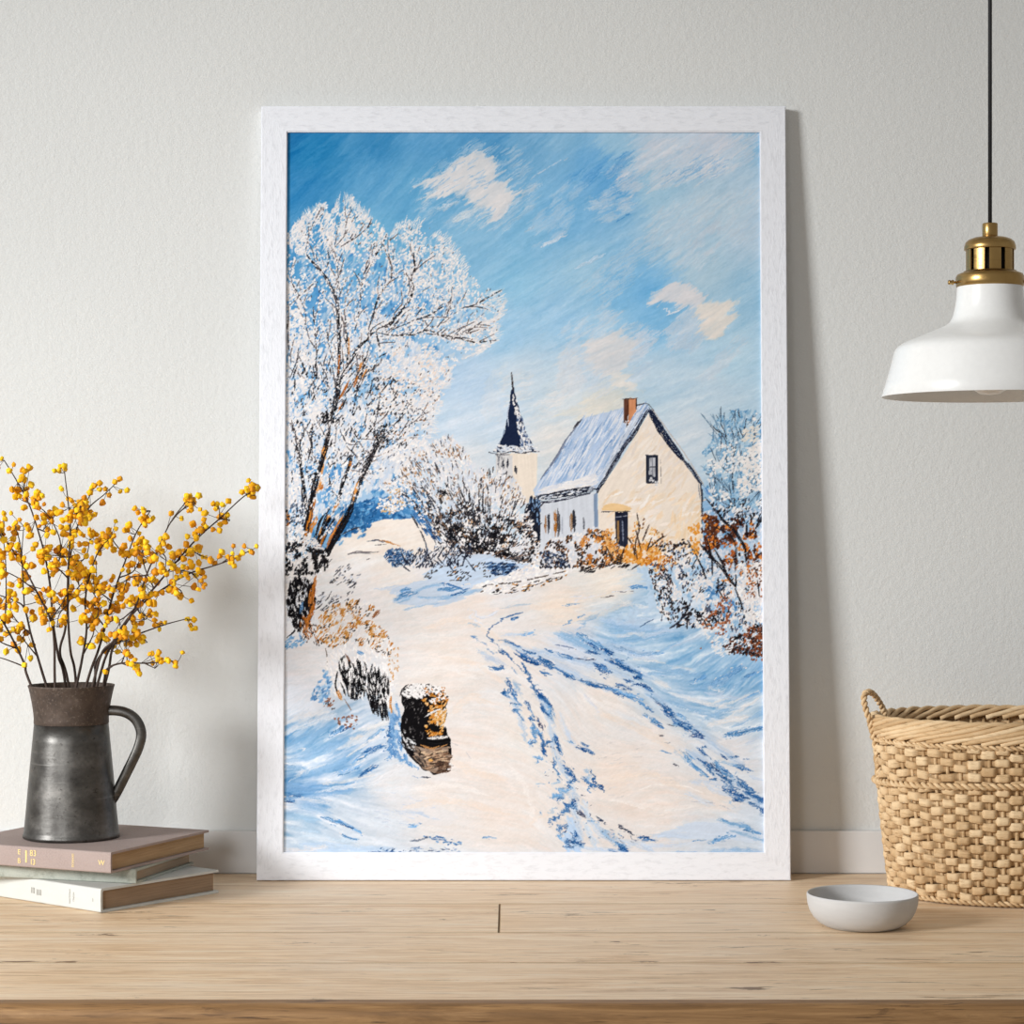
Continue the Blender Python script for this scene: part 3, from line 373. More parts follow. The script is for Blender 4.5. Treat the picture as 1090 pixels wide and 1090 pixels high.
    # right tree twigs and frost
    for q, w in (([(782,540),(780,518),(780,501.5),(781,479.5),(778,474),(772,463),(768,452),(762,442)], 2), ([(785.5,434),(787,448),(785,462),(782,480)], 1.5), ([(794,447),(792,458),(789,468)], 1.2), ([(772,463),(763,458),(758,453)], 1.1), ([(780,505),(770,498),(765,490)], 1.4), ([(774,522),(764,510),(752,504)], 1.5), ([(782,538),(772,526),(768,510)], 1.8), ([(804,462),(800,480),(795,495)], 1.3), ([(780,540),(764,532),(758,525)], 1.5), ([(766,549),(758,538),(751,530)], 2), ([(806,515),(800,524)], 1.6), ([(795,500),(793,490)], 2.4), ([(812,548),(800,560)], 2), ([(790,540),(798,524),(803,514)], 1.4)): st(q, w, (48,52,62), .3, .6)
    for k in range(150):
        x0 = rs.uniform(756, 811); y0 = rs.uniform(448, 545); a = R(-90)+(x0-783)*.02+rs.uniform(-.6, .6); l = rs.uniform(6, 16)
        st([(x0,y0),(x0+math.cos(a)*l,y0+math.sin(a)*l)], 1, [(96,128,152),(58,74,92),(130,160,184)][rs.randint(3)], .3)
    scatter([(752,486),(770,470),(790,470),(812,466),(812,540),(770,548),(755,530)], 270, [(236,230,224),(226,224,222),(240,234,226)], None, (2.2, 5), (1.6, 3.2), R(-40), .9, 9, .50, 23)
    scatter([(790,478),(812,470),(812,525),(785,520)], 130, [(238,230,222),(234,226,218)], None, (3, 6), (2, 4), R(-30), .7, 11, .40, 4)
    scatter([(788,458),(808,452),(806,470),(790,470)], 40, [(228,218,204)], None, (3, 6), (1.6, 2.6), R(-25), .4)
    dabs([802.5, 805], [446, 440], [4.5, 2.5], [4, 2], 0, (238,232,226)); scatter([(752,530),(812,530),(812,556),(765,556)], 130, dk+[(90,100,118),(232,230,228)], None, (2, 4.5), (1, 2), R(-60), .7, 6, .46); st([(750,520),(754,526)], 3, (84,140,200), .2)
    # ------------------------------------------------------------ the big frosted tree on the left
    crown = [(303,262),(313,247),(322,231),(335,224),(346,214),(352,226),(362,211),(374,211),(384,223),(398,232),(410,244),(432,237),(446,236),(470,250),(477,254),(490,277),(500,291),(512,303),(530,312),(537,322),(530,341),(529,362),(515,373),(500,378),(482,392),(478,405),(470,420),(462,440),(463,456),(452,472),(440,490),(420,505),(400,520),(380,530),(350,560),(303,575)]
    scatter([(312,290),(345,270),(400,270),(440,275),(480,310),(500,335),(470,370),(455,440),(400,500),(330,540),(303,520),(303,300)], 620, [(70,140,196),(100,160,208),(130,178,216)], None, (5, 11), (2.5, 5), R(-65), .5, 16, .50, 31)
    scatter([(303,350),(400,330),(480,400),(455,470),(400,520),(303,560)], 1500, [(214,218,224),(196,208,222),(226,224,222)], None, (5, 12), (2, 4.5), R(-70), .5, 12, .42, 33)
    scatter(crown, 900, [(206,212,222),(190,204,220)], None, (4, 11), (1.6, 3.4), R(-60), .5, 14, .50, 35, al=.6)
    rim = resample(np.array(crown[:36], np.float32), 2.2); rim = rim[rim[:, 1] < 480]
    for rep_ in range(4):
        n = len(rim); a = np.arctan2(rim[:, 1]-430, rim[:, 0]-352)+rs.uniform(-.35, .35, n); l = rs.uniform(4, 13, n); o_ = rs.uniform(-7, 3, n)
        k = vn(rim[:, 0], rim[:, 1], 13, seed=97) > .42
        dabs((rim[:, 0]+np.cos(a)*o_)[k], (rim[:, 1]+np.sin(a)*o_)[k], l[k], rs.uniform(.7, 1.5, k.sum()), a[k], pick(cr+[(200,212,224)], int(k.sum())), .6, .75)
    limbs = [
     ([(322,582),(330,545),(335,515),(341,495),(347,472),(351,455)], 7.0), ([(351,455),(354,435),(357,415),(360,395),(361,370),(360,345),(358,320),(350,302),(344,292),(335,282),(323,268)], 4.2),
     ([(333,592),(345,562),(358,538),(364,516),(371,496),(374,484)], 4.6), ([(345,597),(358,572),(371,548),(378,526),(384,509),(393,490),(404,468)], 6.5), ([(325,548),(325,530),(322,510),(319,490),(316,474)], 4.0), ([(316,474),(313,458),(310,448)], 2.2), ([(340,500),(333,482),(330,462),(335,450)], 3.0),
     ([(357,420),(364,400),(372,386),(381,370),(391,361),(402,350),(415,345),(424,334),(434,322),(440,308),(437,298)], 3.6), ([(437,298),(441,286),(440,270)], 1.8), ([(442,288),(448,276)], 1.2), ([(435,322),(438,310)], 2), ([(402,354),(420,357),(440,356),(455,351),(470,357),(482,360),(500,351),(514,341)], 2.0), ([(418,350),(440,341),(455,336),(470,327)], 2.0), ([(466,347),(474,338),(480,328),(500,326),(520,316),(533,309)], 1.7), ([(455,355),(480,358),(505,364),(526,362)], 1.5), ([(450,338),(456,350)], 1.8), ([(480,360),(495,352),(508,345)], 1.3),
     ([(368,398),(370,375),(368,350),(366,328)], 2.8), ([(335,425),(331,410),(325,395),(319,380)], 2.4), ([(349,412),(346,398),(341,386)], 2.6), ([(319,400),(311,388),(307,368),(305,340)], 1.8), ([(337,375),(335,355),(333,330)], 1.8), ([(355,385),(350,370),(348,352)], 1.8),
     ([(384,296),(393,281),(405,263),(411,250)], 1.7), ([(411,305),(417,291),(415,278)], 2.2), ([(363,262),(370,258),(382,250),(395,238)], 1.4), ([(346,288),(350,276),(349,268)], 1.6), ([(378,350),(382,330),(384,310),(385,296)], 1.8), ([(390,358),(397,335),(402,318),(411,303)], 2.2), ([(361,310),(360,290),(358,275)], 1.6), ([(400,352),(404,372)], 2), ([(383,405),(388,385),(392,372)], 2.2), ([(375,410),(381,396),(388,382)], 2.6), ([(376,418),(384,403),(392,394)], 1.6), ([(362,436),(368,424)], 4), ([(402,440),(403,425)], 2), ([(372,452),(382,470),(386,478)], 1.6), ([(364,462),(370,475),(380,486)], 2.0), ([(398,458),(400,442)], 2.2), ([(325,345),(324,330),(318,315),(310,300)], 1.6), ([(352,268),(366,250),(368,232)], 1.0), ([(325,268),(330,245),(340,225)], 1.0), ([(335,300),(322,312),(312,318)], 1.2), ([(430,455),(445,445),(455,430)], 1.3), ([(420,470),(432,452)], 1.4), ([(376,500),(384,490)], 3), ([(379,506),(386,496)], 2.6), ([(364,510),(372,500)], 2.6), ([(360,530),(352,520),(350,505)], 2)]
    TW = []
    for q, w in limbs:
        P = resample(spline(q), 3.0); T = np.gradient(P, axis=0)
        for i in range(len(P)):
            if P[i, 1] > 500 or rs.rand() > .55: continue
            a0 = math.atan2(T[i, 1], T[i, 0]); a = a0+rs.choice([-1, 1])*rs.uniform(.25, .95); l = rs.uniform(9, 30)
            out = math.atan2(P[i, 1]-470, P[i, 0]-350); a = a*.55+out*.45 if abs(a-out) < 2.2 else a0
            b = a+rs.uniform(-.4, .4); m = (P[i, 0]+math.cos(a)*l*.5, P[i, 1]+math.sin(a)*l*.5)
            TW.append([tuple(P[i]), m, (m[0]+math.cos(b)*l*.5, m[1]+math.sin(b)*l*.5)])
    def cin(q): return bool(inpoly(crown, np.array([q[-1][0]]), np.array([q[-1][1]]))[0])
    TW = [q for q in TW if cin(q)]
    for q in TW: st(q, 1.0, (104,100,106) if rs.rand() < .6 else (150,120,98), .4, .5, 18)
    def frost(paths, dens, sp, cols, L=(1.6, 3.6), w=(1.2, 2.4)):
        xs, ys, an = [], [], []
        for q in paths:
            P = resample(spline(q), dens); T = np.gradient(P, axis=0)
            xs.append(P[:, 0]+rs.normal(0, sp, len(P))); ys.append(P[:, 1]+rs.normal(0, sp, len(P))); an.append(np.arctan2(T[:, 1], T[:, 0])+rs.uniform(-.7, .7, len(P)))
        x = np.concatenate(xs); n = len(x); dabs(x, np.concatenate(ys), rs.uniform(L[0], L[1], n), rs.uniform(w[0], w[1], n), np.concatenate(an), pick(cols, n))
    frost(TW, 1.5, 1.9, cr)
    scatter(crown, 900, cr, None, (4, 9), (1.6, 3.4), R(-60), .6, 13, .50, 42, al=.45)
    scatter(crown, 2100, cr, None, (1.8, 4.2), (1.1, 2.4), R(-60), .8, 19, .535, 41)
    scatter([(310,240),(345,214),(374,212),(410,246),(395,268),(345,268),(318,270)], 520, cr, None, (3, 8), (1, 2), R(-62), .25, 9, .50, 43)
    scatter([(303,250),(322,235),(330,262),(320,272),(306,268)], 120, cr, None, (2, 4), (1.4, 2.6), R(-70), .6, 7, .44, 47)
    scatter([(428,240),(470,252),(500,300),(480,320),(440,330),(425,280)], 520, cr, None, (2, 4.6), (1.3, 2.6), R(-45), .7, 10, .46, 53)
    scatter([(420,370),(455,365),(480,392),(470,425),(440,440),(410,440),(400,400)], 800, cr+[(236,214,196)], None, (2.2, 5), (1.4, 2.8), R(-35), .7, 11, .40, 57)
    scatter([(480,345),(530,338),(528,365),(505,377),(480,370)], 240, cr, None, (2, 4.4), (1.3, 2.5), R(-20), .7, 8, .47, 58)
    scatter([(303,300),(330,310),(330,345),(303,350)], 260, cr, None, (2.2, 5), (1.4, 2.8), R(-50), .8, 8, .47, 59)
    scatter([(303,360),(335,350),(345,440),(320,470),(303,470)], 520, cr, None, (2.4, 6), (1.4, 2.8), R(-70), .7, 10, .48, 61)
    scatter([(395,420),(450,425),(455,470),(430,490),(400,480),(385,450)], 620, cr, None, (2.2, 5), (1.4, 2.6), R(-35), .7, 10, .38, 63)
    scatter([(345,440),(400,440),(405,480),(385,510),(350,500)], 460, cr+[(212,218,226)], None, (3, 8), (1.4, 2.8), R(-70), .5, 9, .42, 65)
    scatter([(303,470),(330,460),(335,520),(303,545)], 420, cr+[(206,214,224)], None, (2.4, 6), (1.4, 2.6), R(-85), .5, 9, .42, 67)
    scatter([(405,525),(425,520),(432,540),(412,548),(400,540)], 170, cr+[(214,170,110)], None, (2, 4), (1.3, 2.6), R(-20), .9, 6, .44, 68)
    dkk = (30,27,30)
    for q, w in limbs: st(q, w*.8, dkk if w > 1.4 else (80,72,74), .26 if w < 3.9 else .1, .35, 12)
    for q in TW[::2]: st(q, .9, [(88,78,78),(112,96,88),(60,54,58)][rs.randint(3)], .45, .5, 14)
    frost([q for q, w in limbs if w < 4.3], 2.9, 1.8, cr, (1.6, 3.4), (1.1, 2.2))
    scatter(crown, 420, [(60,56,60),(96,90,94),(130,112,104)], None, (1.2, 3.6), (.7, 1.2), R(-70), .6, 6, .56, 71)
    scatter([(340,370),(400,380),(440,420),(440,470),(400,500),(330,540),(310,540),(310,400)], 620, [(24,22,26),(60,58,62)], None, (1.4, 4), (.8, 1.6), R(-70), .7, 7, .55, 73)
    scatter([(380,400),(420,400),(470,420),(440,470),(400,478)], 200, [(30,28,32),(70,66,68),(190,130,80)], [4,3,1.4], (1.4, 3), (.8, 1.6), R(-50), .9, 5, .52, 74)
    scatter([(398,455),(412,452),(414,474),(398,478)], 70, [(26,25,28),(60,58,60)], None, (2, 4), (1, 2), R(-60), .9)
    scatter([(340,440),(356,436),(356,450),(344,450)], 40, [(22,20,24)], None, (2, 4), (1.2, 2.4), R(-60), .7)
    for k in range(60):
        x0 = rs.uniform(308, 430); y0 = rs.uniform(380, 500); a = R(-70)+(x0-355)*.007+rs.uniform(-.4, .4); l = rs.uniform(7, 17)
        st([(x0,y0),(x0+math.cos(a)*l,y0+math.sin(a)*l)], rs.uniform(.9, 2.2), (34,31,36), .35, .4)
    # lit bark
    orn = [(206,124,40),(184,104,34),(222,146,66)]
    for q, w in (([(346,487),(344,480),(347,474)], 4), ([(336,525),(340,516),(342,505),(344,492)], 2.4), ([(341,520),(343,516)], 4), ([(328,566),(332,540),(335,528)], 4.4), ([(328,572),(331,562),(338,550)], 4), ([(346,556),(354,542),(361,534)], 3.4), ([(375,534),(379,520),(381,512)], 3.6), ([(357,566),(364,556),(372,546)], 2.4), ([(347,584),(353,572),(358,562)], 4), ([(338,573),(342,562)], 2), ([(361,425),(368,412),(372,404)], 2.6), ([(381,395),(385,385)], 2.6), ([(376,412),(380,400)], 2.4), ([(360,438),(364,428)], 2.6), ([(386,400),(390,393)], 1.6), ([(360,395),(361,378)], 1.6), ([(371,376),(371,360)], 1.4), ([(373,492),(372,496)], 2.4), ([(305,545),(308,556)], 4), ([(307,550),(305,565)], 3)): st(q, w, orn[rs.randint(3)], .15, .3, 10)
    for q, w in (([(322,590),(328,560),(333,530)], 3), ([(335,574),(340,556),(347,545)], 2.4), ([(346,592),(360,566),(372,545)], 4.4), ([(342,580),(350,562),(358,548)], 2.4), ([(324,580),(326,560),(327,545)], 4), ([(326,545),(324,528),(322,512)], 2.6), ([(322,545),(321,520)], 1.6)): st(q, w, dkk, .1, .4)
    scatter([(348,500),(362,495),(364,545),(350,550),(346,530)], 60, [(110,168,212),(80,142,196)], None, (5, 10), (1.6, 3), R(-70), .3, 8, .5)
    scatter([(330,500),(400,500),(372,545),(335,585),(320,560)], 240, cr, None, (2, 4.6), (1, 1.9), R(-68), .35, 7, .52, 77)
    scatter([(303,540),(322,530),(326,560),(303,575)], 150, [(90,100,118),(40,40,48),(232,228,226)], None, (2, 4), (1.2, 2.2), R(-60), .9)
    for q, w in (([(318,592),(324,566),(329,540),(333,515)], 4.4), ([(330,596),(338,575),(345,556),(352,538)], 3), ([(340,600),(352,580),(364,558),(374,536)], 5), ([(309,600),(312,580),(316,560)], 3), ([(326,600),(330,585),(334,570)], 4), ([(341,500),(345,484),(350,468)], 4), ([(355,440),(358,425),(362,410)], 4)): st(q, w, (20,18,22), .3, .4, 10)
    for q, w in (([(323,578),(327,560),(331,542)], 2.6), ([(350,574),(358,560),(366,546)], 2.2), ([(338,590),(342,578),(347,566)], 2.4)): st(q, w, (206,124,40), .25, .3, 14)
    # shrubs at the foot of the tree
    scatter([(303,560),(322,560),(345,585),(352,600),(340,615),(336,640),(303,640)], 900, cr+[(246,242,238)], None, (2.2, 5), (1.4, 2.8), R(-50), 1.1, 9, .30)
    scatter([(305,575),(325,580),(352,590),(350,606),(335,610),(303,612)], 300, [(18,17,20),(40,38,42)], None, (2, 4.6), (1.2, 2.4), R(-65), .6, 7, .52, 6)
    scatter([(330,586),(352,584),(348,605),(336,606)], 120, [(16,15,18),(40,36,36)], None, (2, 5), (1.4, 2.6), R(-65), .5, 6, .42)
    scatter([(308,620),(318,614),(334,620),(336,640),(330,662),(318,672),(308,660),(305,640)], 560, [(14,13,16),(26,24,28)], [3,1], (3, 7), (1.6, 3), R(82), .35, 8, .26)
    scatter([(303,615),(336,612),(336,660),(303,668)], 90, [(230,226,224),(206,208,214)], None, (3, 6), (.8, 1.5), R(84), .3, 5, .5)
    for q, w in (([(333,622),(331,640),(333,655)], 6), ([(336,612),(334,626)], 3), ([(335,640),(330,655),(325,668),(328,680)], 5), ([(322,656),(328,664),(332,676)], 4), ([(336,676),(338,684)], 3)): st(q, w, (190,108,34), .2, .3, 16)
    st([(332,640),(329,650)], 2.4, (40,28,22), .2); st([(322,640),(320,652)], 4, (92,140,188), .2); st([(318,672),(320,682)], 3, (92,140,188), .3); st([(316,655),(314,670),(306,678)], 1.6, dkk, .2)
    scatter([(303,676),(318,678),(326,684),(312,690),(303,690)], 40, [(92,150,200),(130,176,214)], None, (2, 5), (1.4, 2.6), R(-30), .5)
    scatter([(310,664),(342,660),(345,688),(325,684)], 110, [(30,28,32),(90,80,78),(150,90,40),(232,228,224)], None, (2, 4), (1, 1.8), R(75), .5)
    scatter([(336,640),(352,606),(372,600),(385,612),(370,640),(345,660)], 170, [(60,58,64),(130,132,140),(206,210,218),(40,38,42)], None, (2, 5), (.9, 1.6), R(-40), .35, 7, .47)
    for q in ([(356,612),(366,602)], [(362,612),(368,604)], [(336,648),(346,640),(352,630)], [(360,622),(372,614)], [(345,605),(352,596)], [(380,600),(392,595)]): st(q, 1.6, (60,56,62), .35)
    st([(370,590),(380,587.5),(392,588),(404,587)], 2.4, (110,104,104), .3); st([(392,576),(402,575),(412,577)], 2.6, (70,80,98), .3); st([(404,575),(414,577),(426,581)], 2.4, (200,132,64), .25); st([(365,568),(372,564),(382,561)], 1.6, (50,50,58), .25); st([(400,580),(410,579)], 1, (90,80,76), .4)
    gt = [(336,676),(340,656),(352,645),(368,640),(386,638),(398,646),(396,662),(408,670),(420,690),(412,700),(396,690),(370,684),(350,690)]
    scatter(gt, 560, cr, None, (2.4, 6), (1.2, 2.4), R(-48), .5, 8, .32)
    scatter(gt, 560, [(204,134,48),(190,116,36),(216,158,84)], None, (2, 6), (.9, 1.9), R(-50), .4, 6, .50, 3)
    scatter(gt, 300, cr, None, (3, 8), (.8, 1.5), R(-50), .35, 5, .5, 9)
    scatter(gt, 120, [(70,58,48),(40,36,38)], None, (1.4, 3.4), (.9, 1.6), R(-48), .6, 7, .52, 5)
    st([(397,657),(401,652),(405,648)], 4, (150,90,50), .1); st([(378,646),(382,638)], 2.4, (90,60,40), .2); st([(386,664),(394,660)], 3, (196,126,50), .2); st([(398,676),(406,678),(411,678)], 2.6, (196,132,60), .25); st([(346,688),(348,706),(348,718)], 2.6, (110,92,76), .4, .2)
    # fence stump, draped with snow
    scatter([(346,705),(352,694),(366,686),(390,690),(410,696),(420,715),(416,760),(404,740),(380,735),(358,742),(348,730)], 760, cr+[(246,242,238)], None, (2.4, 6), (1.2, 2.6), R(70), .5, 9, .26)
    scatter([(345,712),(352,722),(352,752),(330,742),(338,728)], 80, [(110,160,206),(160,194,222),(80,130,180)], None, (3, 7), (1.4, 3), R(-50), .5)
    for q, w in (([(366,697),(363,708),(366,720),(372,738)], 5), ([(374,706),(378,722),(380,738)], 7), ([(370,738),(380,741),(384,732)], 6), ([(384,712),(386,726),(384,734)], 3.4), ([(391,714),(393,726),(395,738)], 3.6), ([(397,715),(398,736),(398,758)], 5), ([(402,740),(402,752)], 3), ([(408,717),(408,740),(409,766)], 7), ([(359,716),(357,728),(359,738)], 1.8), ([(381,704),(383,714)], 3), ([(396,708),(394,716)], 1.6), ([(388,706),(390,712)], 1.8), ([(393,744),(397,758)], 2), ([(363,726),(368,740)], 2.4)): st(q, w, (16,15,18), .12, .3, 6)
    scatter([(364,702),(384,704),(388,740),(370,740)], 90, [(14,13,16),(30,28,30)], None, (5, 12), (1.2, 2.4), R(80), .18, 5, .40)
    scatter([(384,712),(414,716),(413,764),(400,758),(388,736)], 90, [(14,13,16),(30,28,30)], None, (6, 14), (1.2, 2.6), R(86), .12, 5, .40)
    scatter([(360,700),(412,708),(413,760),(395,745),(362,738)], 110, [(236,232,228)], None, (4, 9), (.8, 1.6), R(84), .3, 5, .46)
    st([(368,697),(372,704)], 3, (110,66,44), .2); st([(359,736),(363,744)], 4.5, (204,128,40), .15); st([(366,744),(371,752),(377,762)], 2.4, (120,84,60), .4); st([(416,740),(416,752),(417,760)], 3, (196,124,44), .2); st([(415,712),(418,722)], 2, (206,150,80), .4); st([(380,693),(386,696)], 3.4, (92,146,196), .2)
    scatter([(355,765),(380,760),(382,776),(362,774)], 26, [(130,80,56),(160,100,70)], None, (2, 4), (1.4, 2.4), R(40), .6); scatter([(344,742),(356,745),(356,756),(345,752)], 20, [(70,56,52),(150,90,56)], None, (1.6, 3.4), (1, 1.8), R(-50), .6)
    scatter([(410,690),(424,690),(424,740),(414,730)], 60, [(206,150,84),(232,226,220)], None, (1.4, 3.2), (1, 1.8), R(70), .5)
    # round stump with a snow cap
    scatter([(414,760),(424,748),(428,800),(440,815),(430,812),(414,800)], 60, [(120,164,208),(90,142,194)], None, (4, 9), (1.4, 3), R(70), .3)
    poly([(427,740),(431,733),(440,728),(452,728),(469,731),(477,745),(474,752),(476,758),(472,772),(476,782),(479,787),(480,795),(480,808),(475,821),(462,824),(450,819),(438,806),(428,791),(426,772),(429.5,757)], (16,14,16), 1.2, seed=81)
    poly([(438,793),(455,797),(478,794),(479,808),(474,821),(462,823),(450,818),(441,806)], (150,126,106), 2, jit=26, streak=(R(8), 12), seed=82)
    scatter([(448,800),(475,797),(474,816),(455,818)], 110, [(214,182,146),(186,150,118),(120,88,66),(70,54,46)], None, (4, 9), (1, 2), R(-6), .25); dabs([458, 455], [809, 806], [5, 4], [3, 2], 0, [(226,168,90), (222,190,150)])
    scatter([(462,812),(479,806),(476,822),(462,824)], 50, [(60,44,36),(96,70,54)], None, (4, 9), (.9, 1.6), R(-8), .2)
    scatter([(447,742),(470,735),(477,746),(470,754),(474,758),(471,782),(456,783),(450,765),(458,754)], 300, [(210,134,44),(196,118,36),(228,180,120),(222,156,70)], None, (2, 4.6), (1.1, 2.2), R(-30), .6, 6, .40, 3)
    scatter([(462,758),(475,754),(473,776),(464,772)], 70, [(232,214,190),(224,170,96)], None, (2, 5), (1.1, 2), R(-60), .4)
    scatter([(428,738),(438,728),(455,728),(472,732),(476,742),(462,748),(446,742),(434,744)], 360, [(238,232,226),(228,224,220),(244,238,232)], None, (2.2, 5), (1.2, 2.4), R(25), .8, 6, .34)
    scatter([(450,730),(474,732),(477,746),(460,750)], 60, [(210,134,44),(40,32,28),(190,120,60)], None, (1.6, 3.4), (1.1, 2), R(30), .6)
    st([(453,762),(462,757),(470,755)], 2.2, (232,228,224), .2); st([(455,786),(466,785),(478,783)], 3, (236,230,224), .15); st([(454,790),(466,791),(479,788)], 4, (20,18,20), .05, .2); st([(447,793),(460,796),(476,792)], 2.2, (196,140,84), .3)
    st([(426,775),(430,787),(438,798)], 1.4, (226,224,222), .35); st([(434,786),(440,791)], 2, (226,226,226), .2); st([(426,742),(428,734),(434,728)], 3, (28,26,30), .25); st([(427,790),(436,803),(450,817)], 2, (36,32,34), .3); scatter([(428,776),(440,782),(444,800),(434,800)], 26, [(206,206,206),(120,116,114)], None, (2, 4), (.8, 1.5), R(45), .4)
    scatter([(428,742),(450,748),(450,786),(432,786)], 60, [(70,66,66),(120,116,114),(44,40,40)], None, (1.5, 4), (.7, 1.2), R(-70), .6, 5, .5)
    scatter([(438,795),(446,796),(456,818),(446,814)], 30, [(40,34,32),(90,78,70)], None, (3, 7), (.9, 1.7), R(50), .3)
    st([(474,778),(473,774)], 3, (26,24,26), .1); st([(440,826),(448,828),(454,827)], 1.4, (120,150,190), .3); S(451,827,456,827,1.6,(60,66,84)); st([(480,790),(492,796),(500,806)], 1, (206,200,198), .4)
    # ------------------------------------------------------------ finish: fine canvas/bristle grain
    m_ = C.mean(2, keepdims=True); C[:] = m_+(C-m_)*np.array((.94, .94, .93), np.float32)
    g = (vn(X, Y, 1.6, seed=91)-.5)*5+(vn(X, Y, 5, 1.2, R(-30), 92)-.5)*5
    C[:] = np.clip(C+g[..., None], 6, 250)
    return C/255.0
# ---- light and exposure
KEY_LOC, KEY_TGT, KEY_S, KEY_P, KEY_C, KEY_SPREAD = (-4.2, -.3, 2.45), (.12, 2.9, .92), (1.15, 1.2), 25.0, (.985, 1.0, 1.01), 50
FILL_LOC, FILL_TGT, FILL_S, FILL_P, FILL_SPREAD = (-1.3, -.4, 1.6), (-.56, 2.9, .82), (1.0, 1.0), 1.7, 34
AMB_C, AMB, EXPO, ART_GAIN = (1.02, .975, .925), .315, 0.0, (.915, .935, .98)
import bpy, bmesh, random
from mathutils import Vector, Matrix
random.seed(5)
SC = bpy.context.scene; COL = SC.collection
F = 2400.0; CZ = 0.75; EYE = CZ+0.444; HY = 565.0          # focal length in px, table height, eye height, horizon row
def P(px, py, Z): return Vector(((px-545)/F*Z, Z, EYE-(py-HY)/F*Z))
def lin(c): return tuple((v/255/12.92 if v/255 <= .04045 else ((v/255+.055)/1.055)**2.4) for v in c)
# ------------------------------------------------------------------------------------------------ object helpers
def obj(name, verts, faces, mat=None, parent=None, smooth=False):
    me = bpy.data.meshes.new(name); me.from_pydata([tuple(v) for v in verts], [], faces); me.update()
    if mat: me.materials.append(mat)
    if smooth: me.polygons.foreach_set('use_smooth', [True]*len(me.polygons))
    o = bpy.data.objects.new(name, me); COL.objects.link(o)
    if parent: o.parent = parent
    return o
def thing(name, label, cat, loc=(0, 0, 0), group=None):
    o = bpy.data.objects.new(name, None); COL.objects.link(o); o.location = loc; o.empty_display_size = .02
    o['label'] = label; o['category'] = cat
    if group: o['group'] = group
    return o
def struct(o): o['kind'] = 'structure'; return o
def joinm(parts):
    V, Fc = [], []
    for v, f in parts:
        n = len(V); V += list(v); Fc += [tuple(i+n for i in q) for q in f]
    return V, Fc
def box(x0, x1, y0, y1, z0, z1):
    v = [(x, y, z) for z in (z0, z1) for y in (y0, y1) for x in (x0, x1)]
    return v, [(0, 2, 3, 1), (4, 5, 7, 6), (0, 1, 5, 4), (2, 6, 7, 3), (0, 4, 6, 2), (1, 3, 7, 5)]
def bbox(x0, x1, y0, y1, z0, z1, b=.002, seg=2):
    bm = bmesh.new(); v, f = box(x0, x1, y0, y1, z0, z1); vs = [bm.verts.new(p) for p in v]
    for q in f: bm.faces.new([vs[i] for i in q])
    bmesh.ops.bevel(bm, geom=bm.edges[:], offset=b, segments=seg, affect='EDGES', profile=.5)
    bm.verts.index_update(); V = [p.co.copy() for p in bm.verts]; Fc = [tuple(p.index for p in q.verts) for q in bm.faces]; bm.free()
    return V, Fc
def lathe(prof, n=64, c=(0, 0, 0), sx=1.0, sy=1.0, cap=True):
    V, Fc = [], []
    for r, z in prof:
        for k in range(n): a = 2*math.pi*k/n; V.append((c[0]+r*sx*math.cos(a), c[1]+r*sy*math.sin(a), c[2]+z))
    for i in range(len(prof)-1):
        for k in range(n): a, b = i*n+k, i*n+(k+1) % n; Fc.append((a, b, b+n, a+n))
    if cap:
        Fc.append(tuple(range(n-1, -1, -1))); m = (len(prof)-1)*n; Fc.append(tuple(range(m, m+n)))
    return V, Fc
def crom(pts, k=6):
    p = [Vector(q) for q in pts]; p = [2*p[0]-p[1]]+p+[2*p[-1]-p[-2]]; out = []
    for i in range(1, len(p)-2):
        a, b, c, d = p[i-1:i+3]
        for j in range(k):
            t = j/k; out.append(.5*((2*b)+(c-a)*t+(2*a-5*b+4*c-d)*t*t+(3*b-a-3*c+d)*t**3))
    return out+[p[-2]]
def tube(pts, rad, n=8, closed=False, flat=None):
    pts = [Vector(q) for q in pts]; m = len(pts); V, Fc = [], []; up = Vector((.13, .29, 1)).normalized(); prev = None
    for i, q in enumerate(pts):
        t = (pts[(i+1) % m]-pts[i-1]) if closed else pts[min(i+1, m-1)]-pts[max(i-1, 0)]
        t.normalize(); s = (prev - prev.dot(t)*t) if prev else t.cross(up)
        if s.length < 1e-6: s = t.orthogonal()
        s.normalize(); prev = s; u = t.cross(s); r = rad(i/(m-1)) if callable(rad) else rad
        for k in range(n):
            a = 2*math.pi*k/n; V.append(q+s*math.cos(a)*r+u*math.sin(a)*r*(flat or 1))
    for i in range(m if closed else m-1):
        for k in range(n):
            a, b = i*n+k, i*n+(k+1) % n; j = ((i+1) % m)*n; Fc.append((a, b, j+(k+1) % n, j+k))
    if not closed: Fc.append(tuple(range(n-1, -1, -1))); Fc.append(tuple(range((m-1)*n, m*n)))
    return V, Fc
